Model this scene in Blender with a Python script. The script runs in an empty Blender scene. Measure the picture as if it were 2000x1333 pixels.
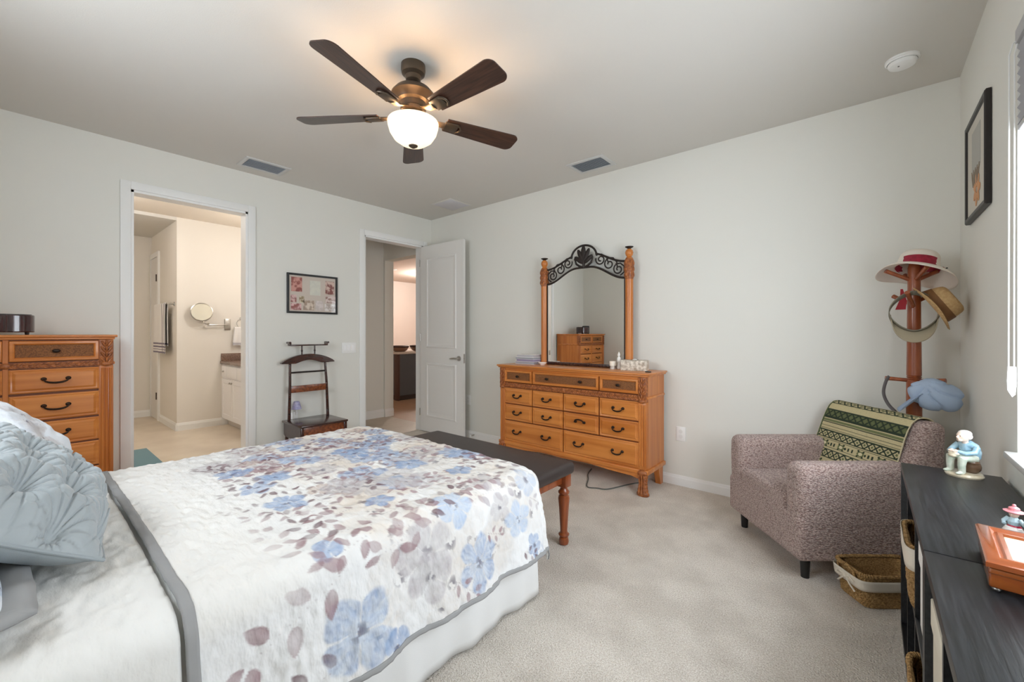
import bpy, bmesh, math, random
import numpy as np
from mathutils import Vector, Matrix, Euler
random.seed(7); RNG = np.random.default_rng(7)
PI = math.pi
SC = bpy.context.scene
COL = SC.collection

# ------------------------------------------------------------------ camera, world, lights, exposure
ROOM_W, ROOM_L, ROOM_H = 4.797, 4.08, 2.74
cam_d = bpy.data.cameras.new('camera'); cam = bpy.data.objects.new('camera', cam_d); COL.objects.link(cam)
cam.location = (4.386, -3.539, 1.251); cam.rotation_euler = (PI/2, 0, math.radians(40.21))
cam_d.sensor_width = 36.0; cam_d.lens = 821.1/2000*36.0
cam_d.shift_y = -14.8/2000; cam_d.clip_start = 0.02
SC.camera = cam
SC.view_settings.view_transform = 'Standard'; SC.view_settings.look = 'None'
SC.view_settings.gamma = 1.0; SC.view_settings.use_curve_mapping = False
SC.view_settings.exposure = 1.18
SC.cycles.use_denoising = True
SC.cycles.max_bounces = 12; SC.cycles.diffuse_bounces = 8
SC.cycles.sample_clamp_indirect = 6.0

world = bpy.data.worlds.new('daylight'); SC.world = world; world.use_nodes = True
wn = world.node_tree.nodes; wn['Background'].inputs[0].default_value = (0.86, 0.93, 1.0, 1); wn['Background'].inputs[1].default_value = 5.2

WIN_Y0, WIN_Y1, WIN_Z0, WIN_Z1 = -2.65, -1.22, 0.80, 2.34
RW0, RW1, RZ0 = 1.75, 3.05, 1.42   # window added in the rear wall, out of view, to even the light
def lamp(name, kind, loc, power, color=(1, 1, 1), **kw):
    d = bpy.data.lights.new(name, kind); o = bpy.data.objects.new(name, d); COL.objects.link(o)
    o.location = loc; d.energy = power; d.color = color
    for k, v in kw.items(): setattr(d, k, v)
    return o
portal = lamp('window_daylight', 'AREA', (ROOM_W+0.17, (WIN_Y0+WIN_Y1)/2, (WIN_Z0+WIN_Z1)/2), 1.0, shape='RECTANGLE', size=WIN_Z1-WIN_Z0, size_y=WIN_Y1-WIN_Y0)
portal.rotation_euler = (0, PI/2, 0); portal.data.cycles.is_portal = True
portal2 = lamp('added_window_daylight', 'AREA', ((RW0+RW1)/2, -ROOM_L-0.17, (RZ0+WIN_Z1)/2), 1.0, shape='RECTANGLE', size=RW1-RW0, size_y=WIN_Z1-RZ0)  # portal for the added rear window
portal2.rotation_euler = (PI/2, 0, 0); portal2.data.cycles.is_portal = True
# lamps the rooms have: fan light, bathroom vanity light, living-area ceiling lights; plus an added bathroom fill
fan_lamp = lamp('fan_lamp', 'POINT', (2.46, -2.11, 2.38), 5.5, (1.0, 0.66, 0.38), shadow_soft_size=0.06)
bath_lamp = lamp('bathroom_vanity_lamp', 'POINT', (-1.15, -1.45, 2.15), 8.5, (1.0, 0.97, 0.95), shadow_soft_size=0.12)
bath_fill = lamp('bathroom_added_fill', 'POINT', (-1.5, -3.2, 2.6), 10.0, (1.0, 0.97, 0.95), shadow_soft_size=0.1)  # fill added so the return wall is lit, no fixture modelled
hall_lamp = lamp('living_area_lamp', 'POINT', (-3.9, 3.2, 2.5), 60.0, (1.0, 0.90, 0.82), shadow_soft_size=0.2)

# ------------------------------------------------------------------ helpers
def lin(r, g, b):
    f = lambda c: (c/255/12.92) if c/255 <= 0.04045 else ((c/255+0.055)/1.055)**2.4
    return (f(r), f(g), f(b), 1.0)

def mat(name, col, rough=0.5, metal=0.0, bump=0.0, bscale=200.0, col2=None, cscale=8.0, stretch=(1, 1, 1), emit=None, estr=0.0, sheen=0.0, spec=None, detail=4.0, coat=0.0, lo=0.35, hi=0.65):
    m = bpy.data.materials.new(name); m.use_nodes = True
    nt = m.node_tree; b = nt.nodes['Principled BSDF']
    b.inputs['Base Color'].default_value = col; b.inputs['Roughness'].default_value = rough; b.inputs['Metallic'].default_value = metal
    if spec is not None: b.inputs['Specular IOR Level'].default_value = spec
    if coat: b.inputs['Coat Weight'].default_value = coat; b.inputs['Coat Roughness'].default_value = 0.15
    if sheen: b.inputs['Sheen Weight'].default_value = sheen
    if emit: b.inputs['Emission Color'].default_value = emit; b.inputs['Emission Strength'].default_value = estr
    tc = None
    if col2 or bump:
        tc = nt.nodes.new('ShaderNodeTexCoord'); mp = nt.nodes.new('ShaderNodeMapping'); mp.inputs['Scale'].default_value = stretch
        nt.links.new(tc.outputs['Object'], mp.inputs['Vector'])
    if col2:
        n = nt.nodes.new('ShaderNodeTexNoise'); n.inputs['Scale'].default_value = cscale; n.inputs['Detail'].default_value = detail
        nt.links.new(mp.outputs[0], n.inputs['Vector'])
        r = nt.nodes.new('ShaderNodeValToRGB'); r.color_ramp.elements[0].color = col; r.color_ramp.elements[1].color = col2
        r.color_ramp.elements[0].position = lo; r.color_ramp.elements[1].position = hi
        nt.links.new(n.outputs['Fac'], r.inputs[0]); nt.links.new(r.outputs[0], b.inputs['Base Color'])
    if bump:
        n2 = nt.nodes.new('ShaderNodeTexNoise'); n2.inputs['Scale'].default_value = bscale; n2.inputs['Detail'].default_value = 3
        nt.links.new(mp.outputs[0], n2.inputs['Vector'])
        bp = nt.nodes.new('ShaderNodeBump'); bp.inputs['Strength'].default_value = bump; bp.inputs['Distance'].default_value = 0.004
        nt.links.new(n2.outputs['Fac'], bp.inputs['Height']); nt.links.new(bp.outputs[0], b.inputs['Normal'])
    return m

def attr_mat(name, rough=0.9, bump=0.3, scales=((60, 1.0), (200, 0.5)), stretch=(1, 1, 1), dist=0.006, sheen=0.0):
    m = bpy.data.materials.new(name); m.use_nodes = True; nt = m.node_tree; b = nt.nodes['Principled BSDF']
    a = nt.nodes.new('ShaderNodeAttribute'); a.attribute_name = 'print'; nt.links.new(a.outputs['Color'], b.inputs['Base Color'])
    b.inputs['Roughness'].default_value = rough; b.inputs['Specular IOR Level'].default_value = 0.15
    if sheen: b.inputs['Sheen Weight'].default_value = sheen
    tc = nt.nodes.new('ShaderNodeTexCoord'); mp = nt.nodes.new('ShaderNodeMapping'); mp.inputs['Scale'].default_value = stretch
    nt.links.new(tc.outputs['Object'], mp.inputs['Vector']); prev = None
    for s, w in scales:
        n = nt.nodes.new('ShaderNodeTexNoise'); n.inputs['Scale'].default_value = s; n.inputs['Detail'].default_value = 2
        nt.links.new(mp.outputs[0], n.inputs['Vector'])
        mu = nt.nodes.new('ShaderNodeMath'); mu.operation = 'MULTIPLY'; mu.inputs[1].default_value = w
        nt.links.new(n.outputs['Fac'], mu.inputs[0])
        if prev:
            ad = nt.nodes.new('ShaderNodeMath'); nt.links.new(prev.outputs[0], ad.inputs[0]); nt.links.new(mu.outputs[0], ad.inputs[1]); prev = ad
        else: prev = mu
    bp = nt.nodes.new('ShaderNodeBump'); bp.inputs['Strength'].default_value = bump; bp.inputs['Distance'].default_value = dist
    nt.links.new(prev.outputs[0], bp.inputs['Height']); nt.links.new(bp.outputs[0], b.inputs['Normal'])
    return m

class MB:
    def __init__(s): s.bm = bmesh.new()
    def _xf(s, vs, M):
        if M is not None: bmesh.ops.transform(s.bm, matrix=M, verts=vs)
    def box(s, x0, x1, y0, y1, z0, z1, r=0.0, seg=2, M=None):
        v = bmesh.ops.create_cube(s.bm, size=1.0)['verts']
        for q in v:
            q.co = Vector(((x0+x1)/2+q.co.x*(x1-x0), (y0+y1)/2+q.co.y*(y1-y0), (z0+z1)/2+q.co.z*(z1-z0)))
        if r > 0:
            es = list({e for q in v for e in q.link_edges})
            res = bmesh.ops.bevel(s.bm, geom=es+v, offset=r, segments=seg, affect='EDGES', profile=0.5)
            v = list({q for f in res['faces'] for q in f.verts} | {q for q in v if q.is_valid})
        s._xf(v, M); return s
    def cyl(s, p0, p1, r0, r1=None, seg=20, caps=True):
        r1 = r0 if r1 is None else r1
        p0, p1 = Vector(p0), Vector(p1); d = p1-p0
        v = bmesh.ops.create_cone(s.bm, cap_ends=caps, segments=seg, radius1=r0, radius2=r1, depth=d.length)['verts']
        M = Matrix.Translation((p0+p1)/2) @ d.to_track_quat('Z', 'Y').to_matrix().to_4x4()
        s._xf(v, M); return s
    def lathe(s, prof, c=(0, 0, 0), seg=28, M=None, flute=None, cap=True):
        rings = []; vs = []
        for i, (r, z) in enumerate(prof):
            ring = []
            for k in range(seg):
                a = 2*PI*k/seg; rr = r
                if flute and flute[0] <= z <= flute[1]: rr = r*(1-flute[3]*(0.5+0.5*math.cos(flute[2]*a)))
                ring.append(s.bm.verts.new((c[0]+rr*math.cos(a), c[1]+rr*math.sin(a), c[2]+z)))
            rings.append(ring); vs += ring
        for i in range(len(rings)-1):
            for k in range(seg):
                s.bm.faces.new((rings[i][k], rings[i][(k+1) % seg], rings[i+1][(k+1) % seg], rings[i+1][k]))
        if cap and prof[0][0] > 1e-5: s.bm.faces.new(list(reversed(rings[0])))
        if cap and prof[-1][0] > 1e-5: s.bm.faces.new(rings[-1])
        s._xf(vs, M); return s
    def tube(s, pts, r, seg=10, closed=False, flat=None):
        pts = [Vector(p) for p in pts]; n = len(pts); rings = []
        t0 = None
        for i in range(n):
            a = pts[(i-1) % n] if (closed or i > 0) else pts[0]; b = pts[(i+1) % n] if (closed or i < n-1) else pts[-1]
            t = (b-a).normalized()
            if t0 is None:
                up = Vector((0, 0, 1)) if abs(t.z) < 0.9 else Vector((1, 0, 0)); nx = t.cross(up).normalized()
            else:
                nx = (nx - t*nx.dot(t)).normalized()
            t0 = t; ny = t.cross(nx).normalized(); rr = r[i] if isinstance(r, (list, tuple)) else r
            fl = flat or (1, 1)
            rings.append([s.bm.verts.new(pts[i]+nx*rr*fl[0]*math.cos(2*PI*k/seg)+ny*rr*fl[1]*math.sin(2*PI*k/seg)) for k in range(seg)])
        m = n if closed else n-1
        for i in range(m):
            A, B = rings[i], rings[(i+1) % n]
            for k in range(seg): s.bm.faces.new((A[k], A[(k+1) % seg], B[(k+1) % seg], B[k]))
        if not closed:
            s.bm.faces.new(list(reversed(rings[0]))); s.bm.faces.new(rings[-1])
        return s
    def ell(s, c, rad, rot=(0, 0, 0), u=16, v=10):
        vs = bmesh.ops.create_uvsphere(s.bm, u_segments=u, v_segments=v, radius=1.0)['verts']
        M = Matrix.Translation(c) @ Euler(rot).to_matrix().to_4x4() @ Matrix.Diagonal((rad[0], rad[1], rad[2], 1))
        s._xf(vs, M); return s
    def prism(s, poly, axis, d0, d1, M=None):
        def P(a, b, d): return (d, a, b) if axis == 0 else ((a, d, b) if axis == 1 else (a, b, d))
        A = [s.bm.verts.new(P(a, b, d0)) for a, b in poly]; B = [s.bm.verts.new(P(a, b, d1)) for a, b in poly]
        n = len(poly)
        s.bm.faces.new(A); s.bm.faces.new(list(reversed(B)))
        for i in range(n): s.bm.faces.new((A[i], B[i], B[(i+1) % n], A[(i+1) % n]))
        bmesh.ops.recalc_face_normals(s.bm, faces=s.bm.faces)
        s._xf(A+B, M); return s
    def ring_frame(s, w, h, prof, M=None):
        """picture-frame moulding in the local XZ plane; prof = list of (inset, depth towards -y)"""
        vs = []; rings = []
        for ins, dep in prof:
            x, z = w/2-ins, h/2-ins
            ring = [s.bm.verts.new(p) for p in ((-x, -dep, -z), (x, -dep, -z), (x, -dep, z), (-x, -dep, z))]
            rings.append(ring); vs += ring
        for i in range(len(rings)-1):
            for k in range(4): s.bm.faces.new((rings[i][k], rings[i][(k+1) % 4], rings[i+1][(k+1) % 4], rings[i+1][k]))
        s._xf(vs, M); return s
    def build(s, name, m, parent=None, loc=None, rot=None, smooth=True, ang=35, mods=()):
        me = bpy.data.meshes.new(name); bmesh.ops.recalc_face_normals(s.bm, faces=s.bm.faces); s.bm.to_mesh(me); s.bm.free()
        if m: me.materials.append(m)
        if smooth:
            me.polygons.foreach_set('use_smooth', [True]*len(me.polygons)); me.set_sharp_from_angle(angle=math.radians(ang))
        o = bpy.data.objects.new(name, me); COL.objects.link(o)
        if loc: o.location = loc
        if rot: o.rotation_euler = rot
        if parent: o.parent = parent
        for t, kw in mods:
            md = o.modifiers.new(t.lower(), t)
            for k, v in kw.items(): setattr(md, k, v)
        return o

def grid_obj(name, P, m, parent=None, colors=None, closed_u=False, smooth=True):
    """P: (nu, nv, 3) array"""
    nu, nv = P.shape[:2]; me = bpy.data.meshes.new(name)
    idx = np.arange(nu*nv).reshape(nu, nv)
    if closed_u: a = idx; b = np.roll(idx, -1, 0)
    else: a = idx[:-1]; b = idx[1:]
    q = np.stack([a[:, :-1], b[:, :-1], b[:, 1:], a[:, 1:]], -1).reshape(-1, 4)
    me.vertices.add(nu*nv); me.vertices.foreach_set('co', P.reshape(-1).astype(np.float32))
    me.loops.add(q.size); me.loops.foreach_set('vertex_index', q.reshape(-1).astype(np.int32))
    me.polygons.add(len(q)); me.polygons.foreach_set('loop_start', np.arange(0, q.size, 4, dtype=np.int32))
    me.polygons.foreach_set('use_smooth', [smooth]*len(q))
    me.update(calc_edges=True); me.validate()
    if colors is not None:
        at = me.color_attributes.new('print', 'FLOAT_COLOR', 'POINT')
        c4 = np.ones((nu*nv, 4), np.float32); c4[:, :3] = colors.reshape(-1, 3); at.data.foreach_set('color', c4.reshape(-1))
    me.materials.append(m)
    o = bpy.data.objects.new(name, me); COL.objects.link(o)
    if parent: o.parent = parent
    return o

def tag(o, label, cat, group=None):
    o['label'] = label; o['category'] = cat
    if group: o['group'] = group
    return o
def thing(name, label, cat, loc=(0, 0, 0), rotz=0.0, group=None):
    o = bpy.data.objects.new(name, None); COL.objects.link(o); o.empty_display_size = 0.05
    o.location = loc; o.rotation_euler = (0, 0, rotz); return tag(o, label, cat, group)
def struct(o): o['kind'] = 'structure'; return o

def xynoise(X, Y, cell, seed):
    r = np.random.default_rng(seed); g = r.random((256, 256)); x = X/cell+1000.0; y = Y/cell+1000.0
    xi = np.floor(x).astype(int); yi = np.floor(y).astype(int); fx = x-xi; fy = y-yi; fx = fx*fx*(3-2*fx); fy = fy*fy*(3-2*fy)
    G = lambda i, j: g[i % 256, j % 256]
    return (G(xi, yi)*(1-fx)+G(xi+1, yi)*fx)*(1-fy)+(G(xi, yi+1)*(1-fx)+G(xi+1, yi+1)*fx)*fy
def vnoise(shape, cells, seed):
    """smooth value noise in [0,1] on a grid"""
    r = np.random.default_rng(seed); gx, gy = cells
    g = r.random((gx+2, gy+2)); x = np.linspace(0, gx, shape[0]); y = np.linspace(0, gy, shape[1])
    xi = np.minimum(x.astype(int), gx); yi = np.minimum(y.astype(int), gy); fx = x-xi; fy = y-yi
    fx = fx*fx*(3-2*fx); fy = fy*fy*(3-2*fy)
    a = g[xi][:, yi]; b = g[xi+1][:, yi]; c = g[xi][:, yi+1]; d = g[xi+1][:, yi+1]
    fx = fx[:, None]; fy = fy[None, :]
    return (a*(1-fx)+b*fx)*(1-fy)+(c*(1-fx)+d*fx)*fy

# ------------------------------------------------------------------ materials
M_WALL = mat('wall_paint', lin(229, 228, 221), 0.85, bump=0.08, bscale=260, spec=0.2)
M_CEIL = mat('ceiling_paint', lin(214, 211, 205), 0.9, bump=0.12, bscale=180, spec=0.1)
M_TRIM = mat('white_trim_paint', lin(240, 240, 238), 0.4, spec=0.4)
M_DOOR = mat('door_paint', lin(228, 226, 222), 0.45, spec=0.4)
M_BATHWALL = mat('bathroom_wall_paint', lin(232, 227, 219), 0.85, bump=0.06, bscale=260, spec=0.2)
M_TILE = mat('beige_tile', lin(206, 192, 174), 0.35, col2=lin(220, 208, 190), cscale=3)
M_TAN = mat('tan_floor', lin(186, 158, 134), 0.4, col2=lin(172, 146, 124), cscale=4, stretch=(1, 6, 1))
M_WHITE = mat('white_plastic', lin(242, 242, 240), 0.35)
M_METAL = mat('brushed_nickel', lin(190, 186, 180), 0.28, 1.0)
M_DARKMETAL = mat('oil_rubbed_bronze', lin(58, 46, 38), 0.38, 0.75)
M_FANMETAL = mat('bronze_fan_metal', lin(84, 71, 58), 0.4, 0.5)
M_IRON = mat('black_wrought_iron', lin(48, 40, 36), 0.5, 0.4)
M_BLACK = mat('matte_black', lin(24, 23, 23), 0.45)
M_BLACKPLASTIC = mat('black_plastic', lin(20, 20, 21), 0.4)

def wood(name, c1, c2, rough, axis, scale=6.0, coat=0.2):
    st = [14, 14, 14]; st[axis] = 1.0
    return mat(name, lin(*c1), rough, col2=lin(*c2), cscale=scale, stretch=tuple(s/4 for s in st), coat=coat, detail=6)
M_OAKX = wood('honey_wood_x', (214, 136, 64), (190, 110, 44), 0.35, 0)
M_OAKY = wood('honey_wood_y', (214, 136, 64), (190, 110, 44), 0.35, 1)
M_OAKZ = wood('honey_wood_z', (208, 130, 62), (184, 104, 42), 0.35, 2)
M_OAKDK = mat('carved_honey_wood', lin(180, 108, 56), 0.42, col2=lin(130, 70, 34), cscale=60)
M_CANE = mat('woven_cane', lin(150, 96, 48), 0.6, col2=lin(112, 66, 32), cscale=180, detail=1, bump=0.6, bscale=400)
M_GROOVE = mat('stained_groove', lin(112, 58, 22), 0.5)
M_CHERRY = mat('cherry_wood', lin(152, 78, 36), 0.3, col2=lin(122, 58, 26), cscale=8, stretch=(5, 5, 0.6), coat=0.4)
M_MAHOG = mat('dark_mahogany', lin(72, 38, 28), 0.25, col2=lin(48, 26, 22), cscale=10, stretch=(5, 1, 5), coat=0.5)
M_BURL = mat('burl_veneer', lin(148, 82, 44), 0.35, col2=lin(96, 46, 26), cscale=40, detail=8, coat=0.3)
M_RACK = mat('red_brown_wood', lin(160, 86, 48), 0.35, col2=lin(134, 66, 36), cscale=8, stretch=(6, 6, 0.7), coat=0.3)
M_BLADE = mat('fan_blade_walnut', lin(74, 48, 36), 0.35, col2=lin(46, 28, 22), cscale=7, stretch=(0.8, 12, 6), coat=0.2)
M_LEATHER = mat('dark_brown_leather', lin(56, 47, 45), 0.42, bump=0.15, bscale=300)

# carpet
def carpet():
    m = bpy.data.materials.new('beige_carpet'); m.use_nodes = True; nt = m.node_tree; b = nt.nodes['Principled BSDF']
    b.inputs['Roughness'].default_value = 0.95; b.inputs['Specular IOR Level'].default_value = 0.1
    tc = nt.nodes.new('ShaderNodeTexCoord')
    def noise(s, d=2):
        n = nt.nodes.new('ShaderNodeTexNoise'); n.inputs['Scale'].default_value = s; n.inputs['Detail'].default_value = d
        nt.links.new(tc.outputs['Object'], n.inputs['Vector']); return n
    n1, n2, n3 = noise(190, 3), noise(4, 5), noise(90, 2)
    r1 = nt.nodes.new('ShaderNodeValToRGB'); r1.color_ramp.elements[0].color = lin(210, 198, 184); r1.color_ramp.elements[1].color = lin(250, 244, 235)
    r1.color_ramp.elements[0].position = 0.34; r1.color_ramp.elements[1].position = 0.66
    nt.links.new(n1.outputs['Fac'], r1.inputs[0])
    r2 = nt.nodes.new('ShaderNodeValToRGB'); r2.color_ramp.elements[0].color = (0.84, 0.83, 0.82, 1); r2.color_ramp.elements[1].color = (1.0, 1.0, 1.0, 1)
    r2.color_ramp.elements[0].position = 0.38; r2.color_ramp.elements[1].position = 0.6
    nt.links.new(n2.outputs['Fac'], r2.inputs[0])
    mx = nt.nodes.new('ShaderNodeMix'); mx.data_type = 'RGBA'; mx.blend_type = 'MULTIPLY'; mx.inputs['Factor'].default_value = 1.0
    nt.links.new(r1.outputs[0], mx.inputs['A']); nt.links.new(r2.outputs[0], mx.inputs['B']); nt.links.new(mx.outputs['Result'], b.inputs['Base Color'])
    ad = nt.nodes.new('ShaderNodeMath'); nt.links.new(n1.outputs['Fac'], ad.inputs[0]); nt.links.new(n3.outputs['Fac'], ad.inputs[1])
    bp = nt.nodes.new('ShaderNodeBump'); bp.inputs['Strength'].default_value = 0.7; bp.inputs['Distance'].default_value = 0.012
    nt.links.new(ad.outputs[0], bp.inputs['Height']); nt.links.new(bp.outputs[0], b.inputs['Normal'])
    return m
M_CARPET = carpet()

def glass(name):
    m = bpy.data.materials.new(name); m.use_nodes = True; nt = m.node_tree; nt.nodes.remove(nt.nodes['Principled BSDF'])
    t = nt.nodes.new('ShaderNodeBsdfTransparent'); g = nt.nodes.new('ShaderNodeBsdfGlossy'); g.inputs['Roughness'].default_value = 0.02
    f = nt.nodes.new('ShaderNodeFresnel'); f.inputs['IOR'].default_value = 1.35; mx = nt.nodes.new('ShaderNodeMixShader')
    ge = nt.nodes.new('ShaderNodeNewGeometry'); mu = nt.nodes.new('ShaderNodeMath'); mu.operation = 'MULTIPLY'; iv = nt.nodes.new('ShaderNodeMath'); iv.operation = 'SUBTRACT'; iv.inputs[0].default_value = 1.0
    nt.links.new(ge.outputs['Backfacing'], iv.inputs[1]); nt.links.new(f.outputs[0], mu.inputs[0]); nt.links.new(iv.outputs[0], mu.inputs[1])   # reflect on the outer faces only
    nt.links.new(mu.outputs[0], mx.inputs[0]); nt.links.new(t.outputs[0], mx.inputs[1]); nt.links.new(g.outputs[0], mx.inputs[2])
    nt.links.new(mx.outputs[0], nt.nodes['Material Output'].inputs['Surface']); return m
M_GLASS = glass('clear_glass')
M_MIRROR = mat('mirror_silver', (0.86, 0.87, 0.86, 1), 0.01, 1.0)

# ------------------------------------------------------------------ the setting
W, L, H = ROOM_W, ROOM_L, ROOM_H
T = 0.12
struct(MB().box(-0.06, W+T, -L-T, T, -0.08, 0.0).build('floor', M_CARPET, smooth=False))
struct(MB().box(-T, W+T+0.05, -L-T, T, H, H+0.1).build('ceiling', M_CEIL, smooth=False))
struct(MB().box(-T, W+T+0.05, 0, T, 0, H).build('wall_back', M_WALL, smooth=False))
struct(MB().box(-T, RW0, -L-T, -L, 0, H).box(RW1, W+T+0.05, -L-T, -L, 0, H).box(RW0, RW1, -L-T, -L, 0, RZ0).box(RW0, RW1, -L-T, -L, WIN_Z1, H).build('wall_rear', M_WALL, smooth=False))
# left wall with the bathroom and the entry openings
B0, B1, D0, D1, DH = -2.955, -2.145, -0.965, -0.135, 2.375
struct(MB().box(-T, 0, -L, B0, 0, H).box(-T, 0, B1, D0, 0, H).box(-T, 0, D1, 0, 0, H)
       .box(-T, 0, B0, B1, DH, H).box(-T, 0, D0, D1, DH, H).build('wall_left', M_WALL, smooth=False))
TW = 0.17
struct(MB().box(W, W+TW, WIN_Y1, 0, 0, H).box(W, W+TW, -L, WIN_Y0, 0, H).box(W, W+TW, WIN_Y0, WIN_Y1, 0, WIN_Z0)
       .box(W, W+TW, WIN_Y0, WIN_Y1, WIN_Z1, H).build('wall_right', M_WALL, smooth=False))

def baseboard(name, segs, axis, pos, sgn, h=0.083, t=0.014):
    b = MB()
    for a, c in segs:
        prof = [(0, 0), (sgn*t, 0), (sgn*t, h*0.72), (sgn*t*0.75, h*0.8), (sgn*t*0.6, h*0.93), (sgn*t*0.35, h), (0, h)]
        if axis == 'x':   # runs along x, wall at y=pos
            b.prism([(pos+p, z) for p, z in prof], 0, a, c)
        else:
            b.prism([(pos+p, z) for p, z in prof], 1, a, c)
    return struct(b.build(name, M_TRIM, smooth=False))
CW = 0.062
baseboard('baseboard_back', [(0.0, W)], 'x', 0, -1)
baseboard('baseboard_left', [(-L, B0-CW), (B1+CW, D0-CW), (D1+CW, 0)], 'y', 0, 1)
baseboard('baseboard_right', [(-L, 0)], 'y', W, -1)
baseboard('baseboard_rear', [(0, W)], 'x', -L, 1)

def casing(name, y0, y1, z1):
    b = MB()
    def bar(ya, yb, za, zb): b.box(0.0, 0.018, ya, yb, za, zb, 0.004, 2)
    bar(y0-CW, y0, 0, z1+CW); bar(y1, y1+CW, 0, z1+CW); bar(y0, y1, z1, z1+CW)
    # jambs lining the opening and the matching casing on the far side
    b.box(-T-0.004, 0.004, y0-0.002, y0+0.018, 0, z1); b.box(-T-0.004, 0.004, y1-0.018, y1+0.002, 0, z1); b.box(-T-0.004, 0.004, y0, y1, z1-0.018, z1+0.002)
    b.box(-T-0.018, -T, y0-CW, y0, 0, z1+CW); b.box(-T-0.018, -T, y1, y1+CW, 0, z1+CW); b.box(-T-0.018, -T, y0, y1, z1, z1+CW)
    return struct(b.build(name, M_TRIM))
c1 = casing('trim_1', B0, B1, DH)
MB().box(-0.045, -0.012, B0+0.017, B0+0.0205, 0.86, 0.945, 0.001).build('strike_plate', M_METAL, c1)
c2 = casing('trim_2', D0, D1, DH)
MB().box(-0.05, -0.02, D0+0.017, D0+0.0205, 0.885, 0.93, 0.001).build('strike_plate', M_METAL, c2)

# entry door leaf, swung open against the back wall
dw, dh = 0.765, 2.345
lf = MB()
pts = [(0.0, 0.0), (dw, 0.0)]
lf.box(0, dw, 0, 0.035, 0.012, dh+0.012)
door = bpy.data.objects.new('door_1', None); COL.objects.link(door); struct(door)
door.location = (0.012, -0.180, 0); door.rotation_euler = (0, 0, math.radians(2.0))
lf.build('door_leaf', M_DOOR, door)
def door_panel(z0, z1):
    w, h = dw-0.23, z1-z0
    Mx = Matrix.Translation((dw/2, 0, (z0+z1)/2))
    return MB().ring_frame(w, h, [(0, 0.0), (0.006, 0.008), (0.018, 0.010), (0.030, 0.002), (0.034, 0.001), (0.075, 0.006)], Mx).box(0.115+0.075, dw-0.115-0.075, -0.006, -0.001, z0+0.075, z1-0.075)
door_panel(1.07, 2.20).build('door_panel', M_DOOR, door); door_panel(0.20, 0.88).build('door_panel', M_DOOR, door)
h = MB().cyl((dw-0.065, 0, 0.955), (dw-0.065, -0.012, 0.955), 0.03).cyl((dw-0.065, -0.01, 0.955), (dw-0.065, -0.05, 0.955), 0.011)
h.tube([(dw-0.06, -0.05, 0.955), (dw-0.10, -0.054, 0.957), (dw-0.14, -0.052, 0.954), (dw-0.175, -0.048, 0.950)], [0.010, 0.010, 0.009, 0.008])
h.build('door_handle', M_METAL, door)
MB().box(dw-0.001, dw+0.0015, 0.005, 0.03, 0.90, 1.01, 0.0005).cyl((dw, 0.017, 0.955), (dw+0.01, 0.017, 0.955), 0.008).build('latch_plate', M_METAL, door)
for z in (0.25, 1.2, 2.15): MB().cyl((-0.006, -0.006, z-0.045), (-0.006, -0.006, z+0.045), 0.006).build('hinge', M_METAL, door)

# window
win = bpy.data.objects.new('window_1', None); COL.objects.link(win); struct(win)
xo = W+0.105
fr = MB()
def wbar(y0, y1, z0, z1, x0=xo-0.03, x1=xo+0.03): fr.box(x0, x1, y0, y1, z0, z1, 0.003)
wbar(WIN_Y0, WIN_Y0+0.055, WIN_Z0, WIN_Z1); wbar(WIN_Y1-0.055, WIN_Y1, WIN_Z0, WIN_Z1); wbar(WIN_Y0+0.05, WIN_Y1-0.05, WIN_Z0, WIN_Z0+0.06, xo-0.028, xo+0.028); wbar(WIN_Y0+0.05, WIN_Y1-0.05, WIN_Z1-0.06, WIN_Z1, xo-0.028, xo+0.028)
ym = (WIN_Y0+WIN_Y1)/2
wbar(ym-0.04, ym+0.04, WIN_Z0+0.05, WIN_Z1-0.05, xo-0.026, xo+0.026); wbar(WIN_Y0+0.05, ym-0.035, 1.545, 1.59, xo-0.022, xo+0.022); wbar(ym+0.035, WIN_Y1-0.05, 1.545, 1.59, xo-0.022, xo+0.022)
fr.build('window_frame', M_TRIM, win)
MB().box(xo-0.003, xo+0.003, WIN_Y0+0.05, ym-0.03, WIN_Z0+0.05, WIN_Z1-0.05).build('window_pane', M_GLASS, win)
MB().box(xo-0.003, xo+0.003, ym+0.03, WIN_Y1-0.05, WIN_Z0+0.05, WIN_Z1-0.05).build('window_pane', M_GLASS, win)
MB().box(W-0.034, W+0.10, WIN_Y0-0.02, WIN_Y1+0.004, WIN_Z0, WIN_Z0+0.024, 0.005).build('window_sill', mat('marble_sill', lin(238, 238, 236), 0.25), win)

win2 = bpy.data.objects.new('added_light_window', None); COL.objects.link(win2); struct(win2)  # added window behind the camera, there to spread daylight
yo = -L-0.08
f2 = MB()
for a, b_, c, d in ((RW0, RW0+0.05, RZ0, WIN_Z1), (RW1-0.05, RW1, RZ0, WIN_Z1), (RW0, RW1, RZ0, RZ0+0.05), (RW0, RW1, WIN_Z1-0.05, WIN_Z1), ((RW0+RW1)/2-0.025, (RW0+RW1)/2+0.025, RZ0, WIN_Z1)): f2.box(a, b_, yo-0.025, yo+0.025, c, d, 0.003)
f2.build('window_frame', M_TRIM, win2)
MB().box(RW0+0.04, RW1-0.04, yo-0.003, yo+0.003, RZ0+0.04, WIN_Z1-0.04).build('window_pane', M_GLASS, win2)
MB().box(RW0-0.02, RW1+0.02, -L-0.06, -L+0.03, RZ0-0.024, RZ0, 0.005).build('window_sill', M_TRIM, win2)
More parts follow.
